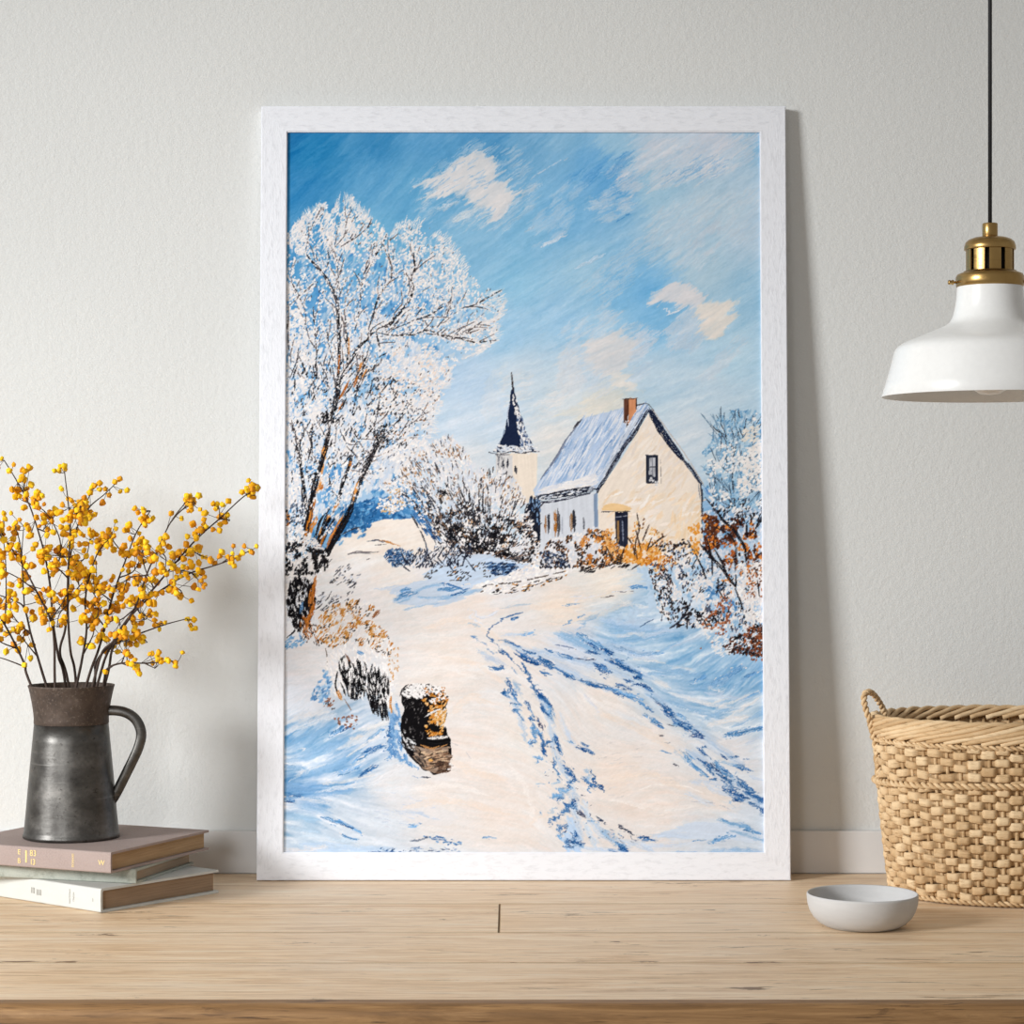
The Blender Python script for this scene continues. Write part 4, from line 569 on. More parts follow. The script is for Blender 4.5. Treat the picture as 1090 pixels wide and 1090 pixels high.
# ------------------------------------------------------------------------------------------------ materials
class NT:
    def __init__(s, name, rough=.5, metal=0.0, spec=.5):
        s.m = bpy.data.materials.new(name); s.m.use_nodes = True; s.t = s.m.node_tree; s.b = s.t.nodes['Principled BSDF']
        s.b.inputs['Roughness'].default_value = rough; s.b.inputs['Metallic'].default_value = metal; s.b.inputs['Specular IOR Level'].default_value = spec
        s.co = s.n('ShaderNodeTexCoord').outputs['Object']
    def n(s, k, **kw):
        d = s.t.nodes.new(k)
        for a, v in kw.items(): setattr(d, a, v)
        return d
    def link(s, a, b): s.t.links.new(a, b)
    def mp(s, scale, loc=(0, 0, 0), src=None):
        d = s.n('ShaderNodeMapping'); d.inputs['Scale'].default_value = scale; d.inputs['Location'].default_value = loc; s.link(src or s.co, d.inputs[0]); return d.outputs[0]
    def noise(s, vec, scale=1.0, detail=4, rough=.55, dist=0.0):
        d = s.n('ShaderNodeTexNoise'); s.link(vec, d.inputs['Vector']); d.inputs['Scale'].default_value = scale; d.inputs['Detail'].default_value = detail; d.inputs['Roughness'].default_value = rough; d.inputs['Distortion'].default_value = dist; return d.outputs['Fac']
    def ramp(s, fac, stops):
        d = s.n('ShaderNodeValToRGB'); e = d.color_ramp.elements
        while len(e) < len(stops): e.new(.5)
        for i, (p, c) in enumerate(stops): e[i].position = p; e[i].color = (*(lin(c) if len(c) == 3 else (c[0],)*3), 1)
        s.link(fac, d.inputs[0]); return d.outputs[0]
    def bw(s, fac, a, b): return s.ramp(fac, [(a, (0, 0, 0)), (b, (255, 255, 255))])
    def mix(s, fac, a, b, mode='MIX'):
        d = s.n('ShaderNodeMix', data_type='RGBA', blend_type=mode)
        for k, v in ((0, fac), (6, a), (7, b)):
            if hasattr(v, 'links'): s.link(v, d.inputs[k])
            elif k == 0: d.inputs[0].default_value = v
            else: d.inputs[k].default_value = (*lin(v), 1)
        return d.outputs[2]
    def bump(s, h, dist, strength=1.0, chain=None):
        d = s.n('ShaderNodeBump'); d.inputs['Distance'].default_value = dist; d.inputs['Strength'].default_value = strength; s.link(h, d.inputs['Height'])
        if chain: s.link(chain, d.inputs['Normal'])
        s.link(d.outputs[0], s.b.inputs['Normal']); return d.outputs[0]
    def col(s, c):
        if hasattr(c, 'links'): s.link(c, s.b.inputs['Base Color'])
        else: s.b.inputs['Base Color'].default_value = (*lin(c), 1)
        return s
    def rgh(s, o): s.link(o, s.b.inputs['Roughness']); return s
def m_wall():
    w = NT('wall_plaster', .9, 0, .2); a = w.noise(w.mp((95, 95, 95)), 1, 5, .62); b = w.noise(w.mp((330, 330, 330)), 1, 3, .6); c = w.noise(w.mp((1.5, 1.5, 1.5)), 1, 2)
    w.col(w.mix(w.bw(c, .3, .7), WALL_A, WALL_B)); n = w.bump(a, .0016, .55); w.bump(b, .0007, .6, n); return w.m
def m_paint(name, c, rough=.6): 
    w = NT(name, rough, 0, .4); a = w.noise(w.mp((60, 60, 60)), 1, 4); w.col(c); w.bump(a, .0004, .4); return w.m
def m_oak(name, lo, mid, hi, dark, rough):
    w = NT(name, rough, 0, .5)
    at = w.n('ShaderNodeAttribute', attribute_name='board'); off = w.n('ShaderNodeVectorMath', operation='MULTIPLY_ADD')
    off.inputs[1].default_value = (9.1, 3.7, 5.3); w.link(at.outputs['Vector'], off.inputs[0]); w.link(w.co, off.inputs[2]); v = off.outputs[0]
    g1 = w.noise(w.mp((5, 60, 60), src=v), 1, 8, .72, 1.3); g2 = w.noise(w.mp((14, 330, 330), src=v), 1, 4, .65, .3); g3 = w.noise(w.mp((1.1, 6, 6), src=v), 1, 3, .5, .6)
    c = w.ramp(g1, [(.34, lo), (.5, mid), (.66, hi)]); c = w.mix(w.bw(g3, .35, .75), c, w.mix(.5, c, hi))
    p = w.noise(w.mp((22, 520, 520), src=v), 1, 3, .6); c = w.mix(w.bw(p, .60, .74), c, dark)
    k = w.noise(w.mp((7, 46, 46), src=v), 1, 6, .72, 1.6); km = w.noise(w.mp((3, 9, 9), (4, 2, 1), src=v), 1, 2)
    cr = w.n('ShaderNodeMath', operation='MULTIPLY'); w.link(w.bw(k, .60, .64), cr.inputs[0]); w.link(w.bw(km, .46, .58), cr.inputs[1])
    c = w.mix(cr.outputs[0], c, tuple(int(x*.72) for x in dark))
    w.col(w.mix(w.bw(g2, .3, .75), w.mix(.34, c, dark), c)); n = w.bump(g2, .0005, .35); w.bump(p, .0004, .25, n); return w.m
def m_grain(name, c, c2, sc):
    w = NT(name, .5, 0, .4); a = w.noise(w.mp(sc), 1, 5, .68, .25); b = w.noise(w.mp(tuple(x*2.3 for x in sc)), 1, 3, .6, .3)
    w.col(w.mix(w.bw(a, .50, .72), c, c2)); n = w.bump(a, .0012, .5); w.bump(b, .0005, .4, n); return w.m
def m_print():
    w = NT('oil_painting_print', .9, 0, .06); at = w.n('ShaderNodeAttribute', attribute_name='paint'); w.col(at.outputs['Color'])
    a = w.noise(w.mp((420, 420, 420)), 1, 3); w.bump(a, .0002, .25); return w.m
def m_pewter():
    w = NT('aged_pewter', .42, .85, .5); a = w.noise(w.mp((26, 26, 34)), 1, 6, .65); b = w.noise(w.mp((10, 10, 170)), 1, 4, .6); c = w.noise(w.mp((120, 120, 150)), 1, 4, .7)
    d = w.ramp(a, [(.3, (62, 60, 58)), (.55, (92, 90, 87)), (.75, (124, 121, 117))]); d = w.mix(w.bw(c, .60, .74), d, (54, 51, 48)); d = w.mix(w.bw(b, .62, .86), d, (130, 128, 124)); w.col(d)
    w.rgh(w.ramp(a, [(.3, (.34,)), (.7, (.48,))])); n = w.bump(c, .0005, .35); w.bump(b, .0004, .25, n); return w.m
def m_collar():
    w = NT('rusted_band', .62, .35, .4); a = w.noise(w.mp((40, 40, 40)), 1, 6, .7); c = w.noise(w.mp((230, 230, 230)), 1, 3, .7)
    d = w.ramp(a, [(.3, (54, 45, 40)), (.55, (76, 64, 56)), (.75, (96, 84, 76))]); w.col(w.mix(w.bw(c, .55, .7), d, (106, 94, 85))); w.bump(c, .0005, .4); return w.m
def m_cloth(name, c, c2, fine=700, blotch=None):
    w = NT(name, .85, 0, .25); a = w.noise(w.mp((fine, fine, fine)), 1, 2, .6); b = w.noise(w.mp((30, 30, 30)), 1, 4, .6); d = w.mix(w.bw(a, .35, .7), c, c2)
    if blotch: d = w.mix(w.bw(w.noise(w.mp((55, 90, 90)), 1, 5, .7), .52, .66), d, blotch)
    w.col(w.mix(w.bw(b, .3, .8), d, c)); w.bump(a, .0004, .5); return w.m
def m_pages(name, lo, hi):
    w = NT(name, .9, 0, .15); a = w.noise(w.mp((3, 3, 1500)), 1, 3, .6); b = w.noise(w.mp((14, 14, 260)), 1, 4, .6)
    w.col(w.mix(w.bw(b, .3, .7), w.mix(w.bw(a, .3, .7), lo, hi), hi)); w.bump(a, .0006, .6); return w.m
def m_straw():
    w = NT('natural_wicker', .72, 0, .3); at = w.n('ShaderNodeAttribute', attribute_name='tone'); a = w.noise(w.mp((70, 70, 420)), 1, 4, .65); b = w.noise(w.mp((24, 24, 60)), 1, 3)
    d = w.ramp(at.outputs['Fac'], [(0, STRAW[0]), (.5, STRAW[1]), (1, STRAW[2])]); d = w.mix(w.bw(a, .52, .78), d, STRAW[0]); d = w.mix(w.bw(b, .55, .75), d, STRAW[2]); w.col(d); w.bump(a, .0006, .5); return w.m
def m_bowl():
    w = NT('matte_stoneware', .68, 0, .3); a = w.noise(w.mp((90, 90, 90)), 1, 5, .65); b = w.noise(w.mp((16, 16, 60)), 1, 4); d = w.mix(w.bw(b, .3, .7), (190, 189, 188), (200, 199, 198)); w.col(w.mix(w.bw(a, .66, .8), d, (172, 170, 168))); w.bump(a, .0004, .35); return w.m
def m_brass():
    w = NT('brushed_brass', .3, 1.0, .5); a = w.noise(w.mp((20, 20, 500)), 1, 3); b = w.noise(w.mp((30, 30, 30)), 1, 4); w.col(w.mix(w.bw(b, .3, .7), (164, 132, 80), (184, 152, 98))); w.rgh(w.ramp(a, [(.3, (.26,)), (.7, (.40,))])); return w.m
def m_plain(name, c, rough=.5, metal=0.0, spec=.5):
    w = NT(name, rough, metal, spec); a = w.noise(w.mp((150, 150, 150)), 1, 3); w.col(w.mix(w.bw(a, .3, .7), c, tuple(min(255, int(x*1.02)) for x in c))); return w.m
def m_blossom():
    w = NT('yellow_petals', .6, 0, .3); oi = w.n('ShaderNodeObjectInfo'); a = w.noise(w.mp((420, 420, 420)), 1, 3)
    c = w.ramp(oi.outputs['Random'], [(0, (206, 130, 4)), (.3, (230, 162, 6)), (.65, (243, 187, 12)), (1, (250, 212, 36))]); w.col(w.mix(w.bw(a, .4, .7), c, w.mix(.35, c, (206, 132, 12)))); w.b.inputs['Subsurface Weight'].default_value = .12; w.b.inputs['Subsurface Radius'].default_value = (.002, .0012, .0004); return w.m
WALL_A, WALL_B = (211, 212, 210), (216, 217, 215)
STRAW = [(158, 124, 84), (206, 174, 132), (224, 197, 158)]
WALLM = m_wall(); OAK = m_oak('pale_oak', (212, 172, 128), (246, 215, 176), (252, 234, 208), (158, 120, 82), .5); OAKE = m_oak('oak_front_edge_shaded', (112, 80, 46), (146, 108, 66), (176, 136, 90), (84, 58, 34), .55)  # same oak twice: sheen paled into the top, shade darkened into the front
# ------------------------------------------------------------------------------------------------ room
WY = 2.927                                                            # face of the wall
struct(obj('wall_back', *box(-1.9, 1.9, WY, WY+.1, 0, 2.5), WALLM))
struct(obj('floor', *box(-1.9, 1.9, 1.2, WY, -.05, 0), m_plain('floor_boards', (150, 124, 96), .5)))
struct(obj('ceiling', *box(-1.9, 1.9, 1.6, WY, 2.5, 2.55), m_paint('ceiling_paint', (225, 225, 222), .9)))
struct(obj('trim_1', *bbox(-1.9, 1.9, WY-.008, WY, CZ, CZ+.0555, .0015), m_paint('white_upstand_paint', (214, 213, 212), .5)))
# ------------------------------------------------------------------------------------------------ table: boards run left to right
table = thing('wooden_table', 'pale oak plank table along the wall carrying the framed picture, books, bowl and basket', 'table', (0, 0, 0))
rows = [(2.134, 2.3165), (2.3170, 2.4905), (2.4910, 2.6835), (2.6840, WY-.008)]
joints = [[-.62, .55], [.31, -.9], [-.0145, .86], [-.4, .45]]
V, Fc, bid = [], [], []
for r, (y0, y1) in enumerate(rows):
    xs = [-1.25]+sorted(joints[r] if r == 2 else [])+[1.25]
    for a, b in zip(xs, xs[1:]):
        bm_v, bm_f = bbox(a+(.0002 if a > -1.2 else 0), b-(.0002 if b < 1.2 else 0), y0, y1, CZ-.034, CZ, .0012, 1)
        n = len(V); V += bm_v; Fc += [tuple(i+n for i in q) for q in bm_f]; bid += [(random.random(), random.random(), random.random())]*len(bm_v)
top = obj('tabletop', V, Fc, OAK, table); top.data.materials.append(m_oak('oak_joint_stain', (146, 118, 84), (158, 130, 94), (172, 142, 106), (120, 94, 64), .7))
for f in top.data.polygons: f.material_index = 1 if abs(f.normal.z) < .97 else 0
at = top.data.attributes.new('board', 'FLOAT_VECTOR', 'POINT'); at.data.foreach_set('vector', np.array(bid, np.float32).ravel())
# moulded front edge with a rounded nose
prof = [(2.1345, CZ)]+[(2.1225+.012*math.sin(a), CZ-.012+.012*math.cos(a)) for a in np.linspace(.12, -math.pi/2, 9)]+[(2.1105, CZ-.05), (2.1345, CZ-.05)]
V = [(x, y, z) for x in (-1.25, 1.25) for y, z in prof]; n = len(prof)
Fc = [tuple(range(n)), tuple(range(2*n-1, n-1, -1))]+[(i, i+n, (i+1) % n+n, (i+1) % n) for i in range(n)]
fe = obj('front_edge', V, Fc, OAKE, table); fe['label'] = 'rounded oak front edge with shade darkened into its colour'
for sx in (-1.2, 1.2):
    for y in (2.2, 2.84): obj('leg', *bbox(sx-.035, sx+.035, y-.035, y+.035, 0, CZ-.034, .004), OAK, table)
# ------------------------------------------------------------------------------------------------ framed picture
LEAN = math.asin(.0542/.9927); FW, FH, FT, RW = .6772, .9927, .016, .0338
fx = (557.5-545)/F*2.857
frame = thing('picture_frame', 'large white wood frame holding a winter village painting, leaning against the wall', 'picture', (fx, 2.857+FT, CZ+.0002))
frame.rotation_euler = (-LEAN, 0, 0)
gv = m_grain('white_frame_upright', (232, 234, 240), (215, 217, 223), (190, 190, 60)); gh = m_grain('white_frame_crosswise', (232, 234, 240), (215, 217, 223), (60, 190, 190))
def rail(pa, pb, ia, ib, mat):
    """mitred moulding between outer corners pa, pb and inner corners ia, ib (local x, z)"""
    bm = bmesh.new(); q = [pa, pb, ib, ia]
    f = [bm.verts.new((x, -FT, z)) for x, z in q]; b = [bm.verts.new((x, 0, z)) for x, z in q]
    bm.faces.new(f); bm.faces.new(b[::-1])
    for i in range(4): bm.faces.new((f[i], b[i], b[(i+1) % 4], f[(i+1) % 4]))
    bmesh.ops.recalc_face_normals(bm, faces=bm.faces[:])
    ed = [e for e in bm.edges if all(v.co.y < -FT+1e-6 for v in e.verts) and {v for v in e.verts} in ({f[0], f[1]}, {f[2], f[3]})]
    bmesh.ops.bevel(bm, geom=ed, offset=.0011, segments=2, affect='EDGES')
    bm.verts.index_update(); V = [v.co.copy() for v in bm.verts]; Fc = [tuple(v.index for v in p.verts) for p in bm.faces]; bm.free()
    return obj('frame_rail', V, Fc, mat, frame)
o = [(-FW/2, 0), (FW/2, 0), (FW/2, FH), (-FW/2, FH)]; i_ = [(-FW/2+RW, RW+.0015), (FW/2-RW, RW+.0015), (FW/2-RW, FH-RW), (-FW/2+RW, FH-RW)]
rail(o[0], o[1], i_[0], i_[1], gh); rail(o[1], o[2], i_[1], i_[2], gv); rail(o[2], o[3], i_[2], i_[3], gh); rail(o[3], o[0], i_[3], i_[0], gv)
obj('backing_board', *box(-FW/2+RW-.012, FW/2-RW+.012, -.004, -.0012, RW-.010, FH-RW+.012), m_plain('brown_backing_card', (140, 112, 84), .9), frame)['label'] = 'brown backing board behind the print'
art = make_painting(2.0); ah, aw = art.shape[0]//2*2, art.shape[1]//2*2
nu, nv = 714, 1085; u = np.linspace(-FW/2+RW-.004, FW/2-RW+.004, nu); v = np.linspace(RW-.003, FH-RW+.004, nv); U, Vv = np.meshgrid(u, v); YD = -FT+.0036
ca, sa = math.cos(LEAN), math.sin(LEAN)
wy = 2.857+FT+YD*ca+Vv*sa; wz = CZ+.0002-YD*sa+Vv*ca; wx = fx+U
px = 545+wx/wy*F; py = HY+(EYE-wz)/wy*F                               # where each point of the sheet sits in the picture the strokes were laid out in
gx = np.clip((px-PX0)*2.0-.5, 0, aw-2); gy = np.clip((py-PY0)*2.0-.5, 0, ah-2); x0 = gx.astype(int); y0 = gy.astype(int); tx = (gx-x0)[..., None]; ty = (gy-y0)[..., None]
cl = (art[y0, x0]*(1-tx)+art[y0, x0+1]*tx)*(1-ty)+(art[y0+1, x0]*(1-tx)+art[y0+1, x0+1]*tx)*ty
cl = np.where(cl <= .04045, cl/12.92, ((cl+.055)/1.055)**2.4)*np.array(ART_GAIN)
me = bpy.data.meshes.new('painting_print'); me.vertices.add(nu*nv); me.vertices.foreach_set('co', np.stack([U, np.full_like(U, YD), Vv], -1).astype(np.float32).ravel())
ii = (np.arange(nv-1)[:, None]*nu+np.arange(nu-1)[None]).ravel(); quads = np.stack([ii, ii+1, ii+nu+1, ii+nu], 1).astype(np.int32); nf = len(quads)
me.loops.add(nf*4); me.loops.foreach_set('vertex_index', quads.ravel()); me.polygons.add(nf); me.polygons.foreach_set('loop_start', np.arange(0, nf*4, 4, dtype=np.int32)); me.polygons.foreach_set('loop_total', np.full(nf, 4, np.int32))
me.update(calc_edges=True); ca_ = me.attributes.new('paint', 'FLOAT_COLOR', 'POINT'); ca_.data.foreach_set('color', np.concatenate([cl, np.ones(cl.shape[:2]+(1,))], -1).astype(np.float32).ravel())
me.materials.append(m_print()); pr = bpy.data.objects.new('painting_print', me); COL.objects.link(pr); pr.parent = frame
pr['label'] = 'oil painting of a snowy lane with a frosted tree, church spire and cream house'
# ------------------------------------------------------------------------------------------------ books
GOLD = m_plain('gold_foil', (226, 200, 132), .45, .3); INK = m_plain('faded_grey_ink', (136, 132, 124), .8)
def text_mesh(body, size):
    cu = bpy.data.curves.new('t', 'FONT'); cu.body = body; cu.size = size; cu.align_x = 'CENTER'; cu.align_y = 'CENTER'; cu.extrude = .00015
    t = bpy.data.objects.new('t', cu); COL.objects.link(t); bpy.context.view_layer.update()
    dg = bpy.context.evaluated_depsgraph_get(); e = t.evaluated_get(dg); m = e.to_mesh(); V = [q.co.copy() for q in m.vertices]; Fc = [tuple(p.vertices) for p in m.polygons]
    e.to_mesh_clear(); bpy.data.objects.remove(t); bpy.data.curves.remove(cu); return V, Fc
def book(label, x, y, z, ang, Lw, Ls, t, cov, pag, marks, ink, mlabel):
    r = thing('hardcover_book', label, 'book', (x, y, z), 'books stacked under the jug'); r.rotation_euler = (0, 0, ang)
    b = .0028; c = .0022
    pr = [(Lw, 0)]+[(c-c*math.sin(a), c-c*math.cos(a)) for a in np.linspace(0, math.pi/2, 4)]+[(-.0004, t*.5)]+[(c-c*math.cos(a), t-c+c*math.sin(a)) for a in np.linspace(0, math.pi/2, 4)]+[(Lw, t), (Lw, t-b), (b+.001, t-b), (b, t-b-.002), (b, b+.002), (b+.001, b), (Lw, b)]
    n = len(pr); V = [(px_, yy_, pz_) for yy_ in (0, Ls) for px_, pz_ in pr]; Fc = [tuple(range(n)), tuple(range(2*n-1, n-1, -1))]+[(k, (k+1) % n, (k+1) % n+n, k+n) for k in range(n)]
    cv = obj('cover', V, Fc, cov, r)
    bm = bmesh.new(); bm.from_mesh(cv.data); bmesh.ops.recalc_face_normals(bm, faces=bm.faces[:]); bm.to_mesh(cv.data); bm.free()
    obj('page_block', *bbox(b+.0004, Lw-.0045, .0042, Ls-.0042, b+.0001, t-b-.0001, .0004, 1), pag, r)['label'] = 'tanned page edges'
    for s, fz, dist, size, sy in marks:
        V, Fc = text_mesh(s, size)
        V = [(-.0006-q.z*.3, dist-q.y, t*fz-q.x) if sy < 0 else (-.0006-q.z*.3, dist-q.x, t*fz+q.y) for q in V]
        obj('spine_lettering', V, Fc, ink, r)['label'] = mlabel
    return r
Z1, Z2, Z3 = CZ+.0002, CZ+.0284, CZ+.0460
book('thick white clothbound book at the bottom of the stack, lying on the table', -.4775, 2.618, Z1, math.radians(51.3), .188, .235, .028, m_cloth('white_book_cloth', (199, 200, 195), (191, 192, 187), 600), m_pages('brown_page_edges', (112, 92, 74), (158, 134, 110)),
     [('IHNIILHIN', .5, .0545, .0038, -1), ('HIIINLI', .5, .0475, .0038, -1), ('IIHI', .5, .0135, .003, -1), ('IIII', .45, .110, .010, 1), ('III', .5, .121, .010, 1)], INK, 'faint grey lettering on the white spine')
book('thin mottled grey green book in the middle of the stack', -.4427, 2.653, Z2, math.radians(73.6), .163, .215, .0172, m_cloth('grey_green_book_cloth', (170, 174, 164), (150, 155, 147), 420, (126, 132, 122)), m_pages('grey_page_edges', (128, 112, 96), (172, 154, 134)), [], INK, '')
book('mauve brown book with gold spine lettering on top of the stack, under the jug', -.4658, 2.617, Z3, math.radians(66.0), .2152, .228, .0246, m_cloth('mauve_book_cloth', (162, 146, 140), (147, 132, 127), 520), m_pages('tan_page_edges', (128, 102, 74), (178, 150, 116)),
     [('W', .48, .0125, .0085, 1), ('IXHVIXI', .5, .0525, .0046, -1), ('83', .70, .1085, .0098, 1), ('I3', .28, .1085, .0098, 1), ('I', .5, .1185, .021, 1), ('E', .72, .1285, .0085, 1), ('B', .30, .1285, .0085, 1)], GOLD, 'worn gold lettering')
# ------------------------------------------------------------------------------------------------ jug
JX, JY, JZ = -.537, 2.748, Z3+.0247; PEW = m_pewter()
jug = thing('metal_jug', 'dark pewter jug with a brown collar and side handle standing on the books', 'jug', (JX, JY, JZ))
R0 = [(.0, .0012), (.052, .0006), (.0562, 0), (.0582, .0012), (.0586, .004), (.0574, .0062), (.0568, .010), (.0548, .030), (.0522, .060), (.0494, .090), (.0468, .117), (.0448, .1385)]
obj('body', *lathe(R0+[(.0436, .1385), (.0436, .120), (.046, .09), (.053, .02), (.0, .008)], 96, cap=False), PEW, jug, True)
cl_ = [(.0448, .1386), (.0452, .1395), (.0450, .1450), (.0456, .152), (.0472, .163), (.0496, .175), (.0514, .1825), (.0522, .1846), (.0520, .1856), (.0512, .1856), (.0502, .1835), (.0484, .175), (.0460, .163), (.0442, .150), (.0436, .1386), (.0448, .1386)]
obj('collar', *lathe(cl_, 96, cap=False), m_collar(), jug, True)['label'] = 'brown rust coloured collar with a flared rim'
hp = [(102.5, 756.2), (108.7, 756.4), (121, 756.2), (131, 757.6), (139.5, 761.5), (146, 768), (149.8, 777), (150, 786), (146.5, 798), (140, 812), (132.5, 827), (125.5, 841), (119.5, 852), (116.2, 857), (114.2, 855)]
hpts = [P(x, y, JY)-Vector((JX, JY, JZ)) for x, y in hp]
obj('handle', *tube(crom(hpts, 5), lambda t: .0042 if t < .8 else .0042-(t-.8)*.006, 12, flat=1.5), PEW, jug, True)
# ------------------------------------------------------------------------------------------------ flowering branches, each one standing in the jug
BARK = m_plain('dark_bark', (58, 44, 36), .8); PETAL = m_blossom()
def blossom_mesh(seed):
    rn = random.Random(seed); bm = bmesh.new(); bmesh.ops.create_icosphere(bm, subdivisions=3, radius=1)
    ph, k = rn.uniform(0, 6), rn.choice([3, 4, 5])
    for q in bm.verts:
        a = math.atan2(q.co.y, q.co.x); lat = q.co.z
        q.co *= 1+.13*math.sin(k*a+ph)*(1-lat*lat)+.09*math.sin(6*lat+ph)+rn.uniform(-.05, .05); q.co.z *= .80
    me = bpy.data.meshes.new('blossom'); bm.to_mesh(me); bm.free(); me.materials.append(PETAL); me.polygons.foreach_set('use_smooth', [True]*len(me.polygons)); return me
BM = [blossom_mesh(s) for s in range(6)]
def Q(X, Y, dz=0.0): return P(X*.27523, 450+Y*.27523, JY+dz)
# each entry: main stem points (zoomed sheet coords), depth lean, side twigs, share of blossoms, label
BR = [
 ([(135,1010),(95,935),(45,830),(0,752),(-45,690),(-75,600)], -.02, [[(88,945),(30,918),(-30,900)],[(70,880),(0,846),(-40,800)],[(35,770),(24,640),(20,510),(8,420)]], 48, 'dark branch bending out to the far left edge, lowest at the left of the bouquet'),
 ([(180,1015),(150,920),(120,820),(95,720),(60,690),(0,668),(-50,655)], .03, [[(95,720),(88,600),(85,500),(92,400)],[(120,820),(60,760),(30,700)],[(145,910),(100,850),(60,800)]], 58, 'branch left of centre that forks low and sends one upright twig with a yellow tip'),
 ([(228,1015),(210,850),(195,760),(140,650),(85,545),(20,455),(-30,400)], -.035, [[(85,545),(78,470),(60,400)],[(20,455),(-10,380)],[(140,650),(70,600),(10,570)],[(195,760),(240,700),(262,650)]], 66, 'branch curving up and left across the middle toward the left edge'),
 ([(238,1015),(225,900),(205,770),(195,640),(175,520),(145,410),(110,310),(62,220),(16,145)], .012, [[(195,600),(232,520),(228,440),(180,350),(130,318)],[(110,310),(130,320),(150,300)],[(145,410),(180,420),(170,380)]], 78, 'tallest branch, its tip highest at the left edge of the picture'),
 ([(248,1015),(232,890),(252,800),(265,680),(266,580),(280,470),(300,400),(322,340),(355,262)], .04, [[(300,395),(350,322),(400,280),(437,245)],[(270,560),(330,520),(350,440)],[(262,700),(300,640),(340,600)]], 80, 'branch at the centre whose tip splits into two leaning right'),
 ([(278,1015),(272,880),(263,740),(262,600),(272,420),(266,330),(250,195)], -.05, [[(266,330),(300,350),(310,320)],[(262,600),(220,560),(200,560)],[(266,700),(230,740),(220,790)]], 62, 'upright slender branch ending in a small cluster above the centre'),
 ([(288,1015),(320,900),(335,800),(330,690),(345,600),(380,500),(430,440)], -.015, [[(340,620),(362,660),(382,700)],[(335,800),(380,740),(370,690)],[(322,900),(360,820),(360,780)]], 64, 'shorter branch just right of centre with an orange cluster at mid height'),
 ([(342,1015),(380,880),(405,790),(430,690),(460,600),(490,520),(530,420),(582,340)], .02, [[(430,690),(380,640),(372,540)],[(490,520),(440,460),(432,430)],[(460,600),(520,570),(560,480)],[(405,790),(370,740),(372,730)]], 86, 'branch right of centre with its tip below and left of the two long right ones'),
 ([(372,1012),(395,890),(442,840),(520,720),(566,590),(610,490),(660,385),(730,292)], -.04, [[(520,720),(470,760),(440,760)],[(566,590),(500,600),(480,640)],[(660,385),(700,340),(755,310)],[(610,490),(640,520),(640,560)]], 70, 'branch rising to the right, second from the right among the high tips'),
 ([(382,1012),(420,880),(500,750),(595,640),(680,540),(760,450),(850,370),(950,280),(985,282)], .03, [[(850,370),(848,330)],[(850,370),(890,378)],[(680,540),(740,500),(775,515)],[(595,640),(560,560),(545,470)],[(760,450),(790,400)]], 66, 'long branch reaching highest and farthest to the upper right'),
 ([(390,1010),(440,860),(530,720),(650,630),(740,580),(860,542),(978,490)], -.02, [[(740,580),(765,605)],[(860,542),(900,510)],[(650,630),(700,650),(690,680)],[(530,720),(560,760),(575,740)],[(740,580),(700,570)]], 62, 'branch sweeping right, its tip below the longest one beside the picture frame'),
 ([(352,1012),(368,940),(400,886),(450,850),(540,815),(640,780),(722,758)], .025, [[(540,815),(570,850)],[(450,850),(430,880),(480,890)],[(640,780),(620,775)]], 34, 'low branch reaching right above the jug handle, with blossoms along its end'),
 ([(398,1012),(412,955),(470,930),(560,930),(690,922)], -.03, [[(560,930),(600,950)],[(470,930),(490,880)],[(470,930),(510,945)]], 26, 'lowest branch, lying nearly level to the right just above the jug rim'),
]
mouth = Vector((JX, JY, JZ+.183))
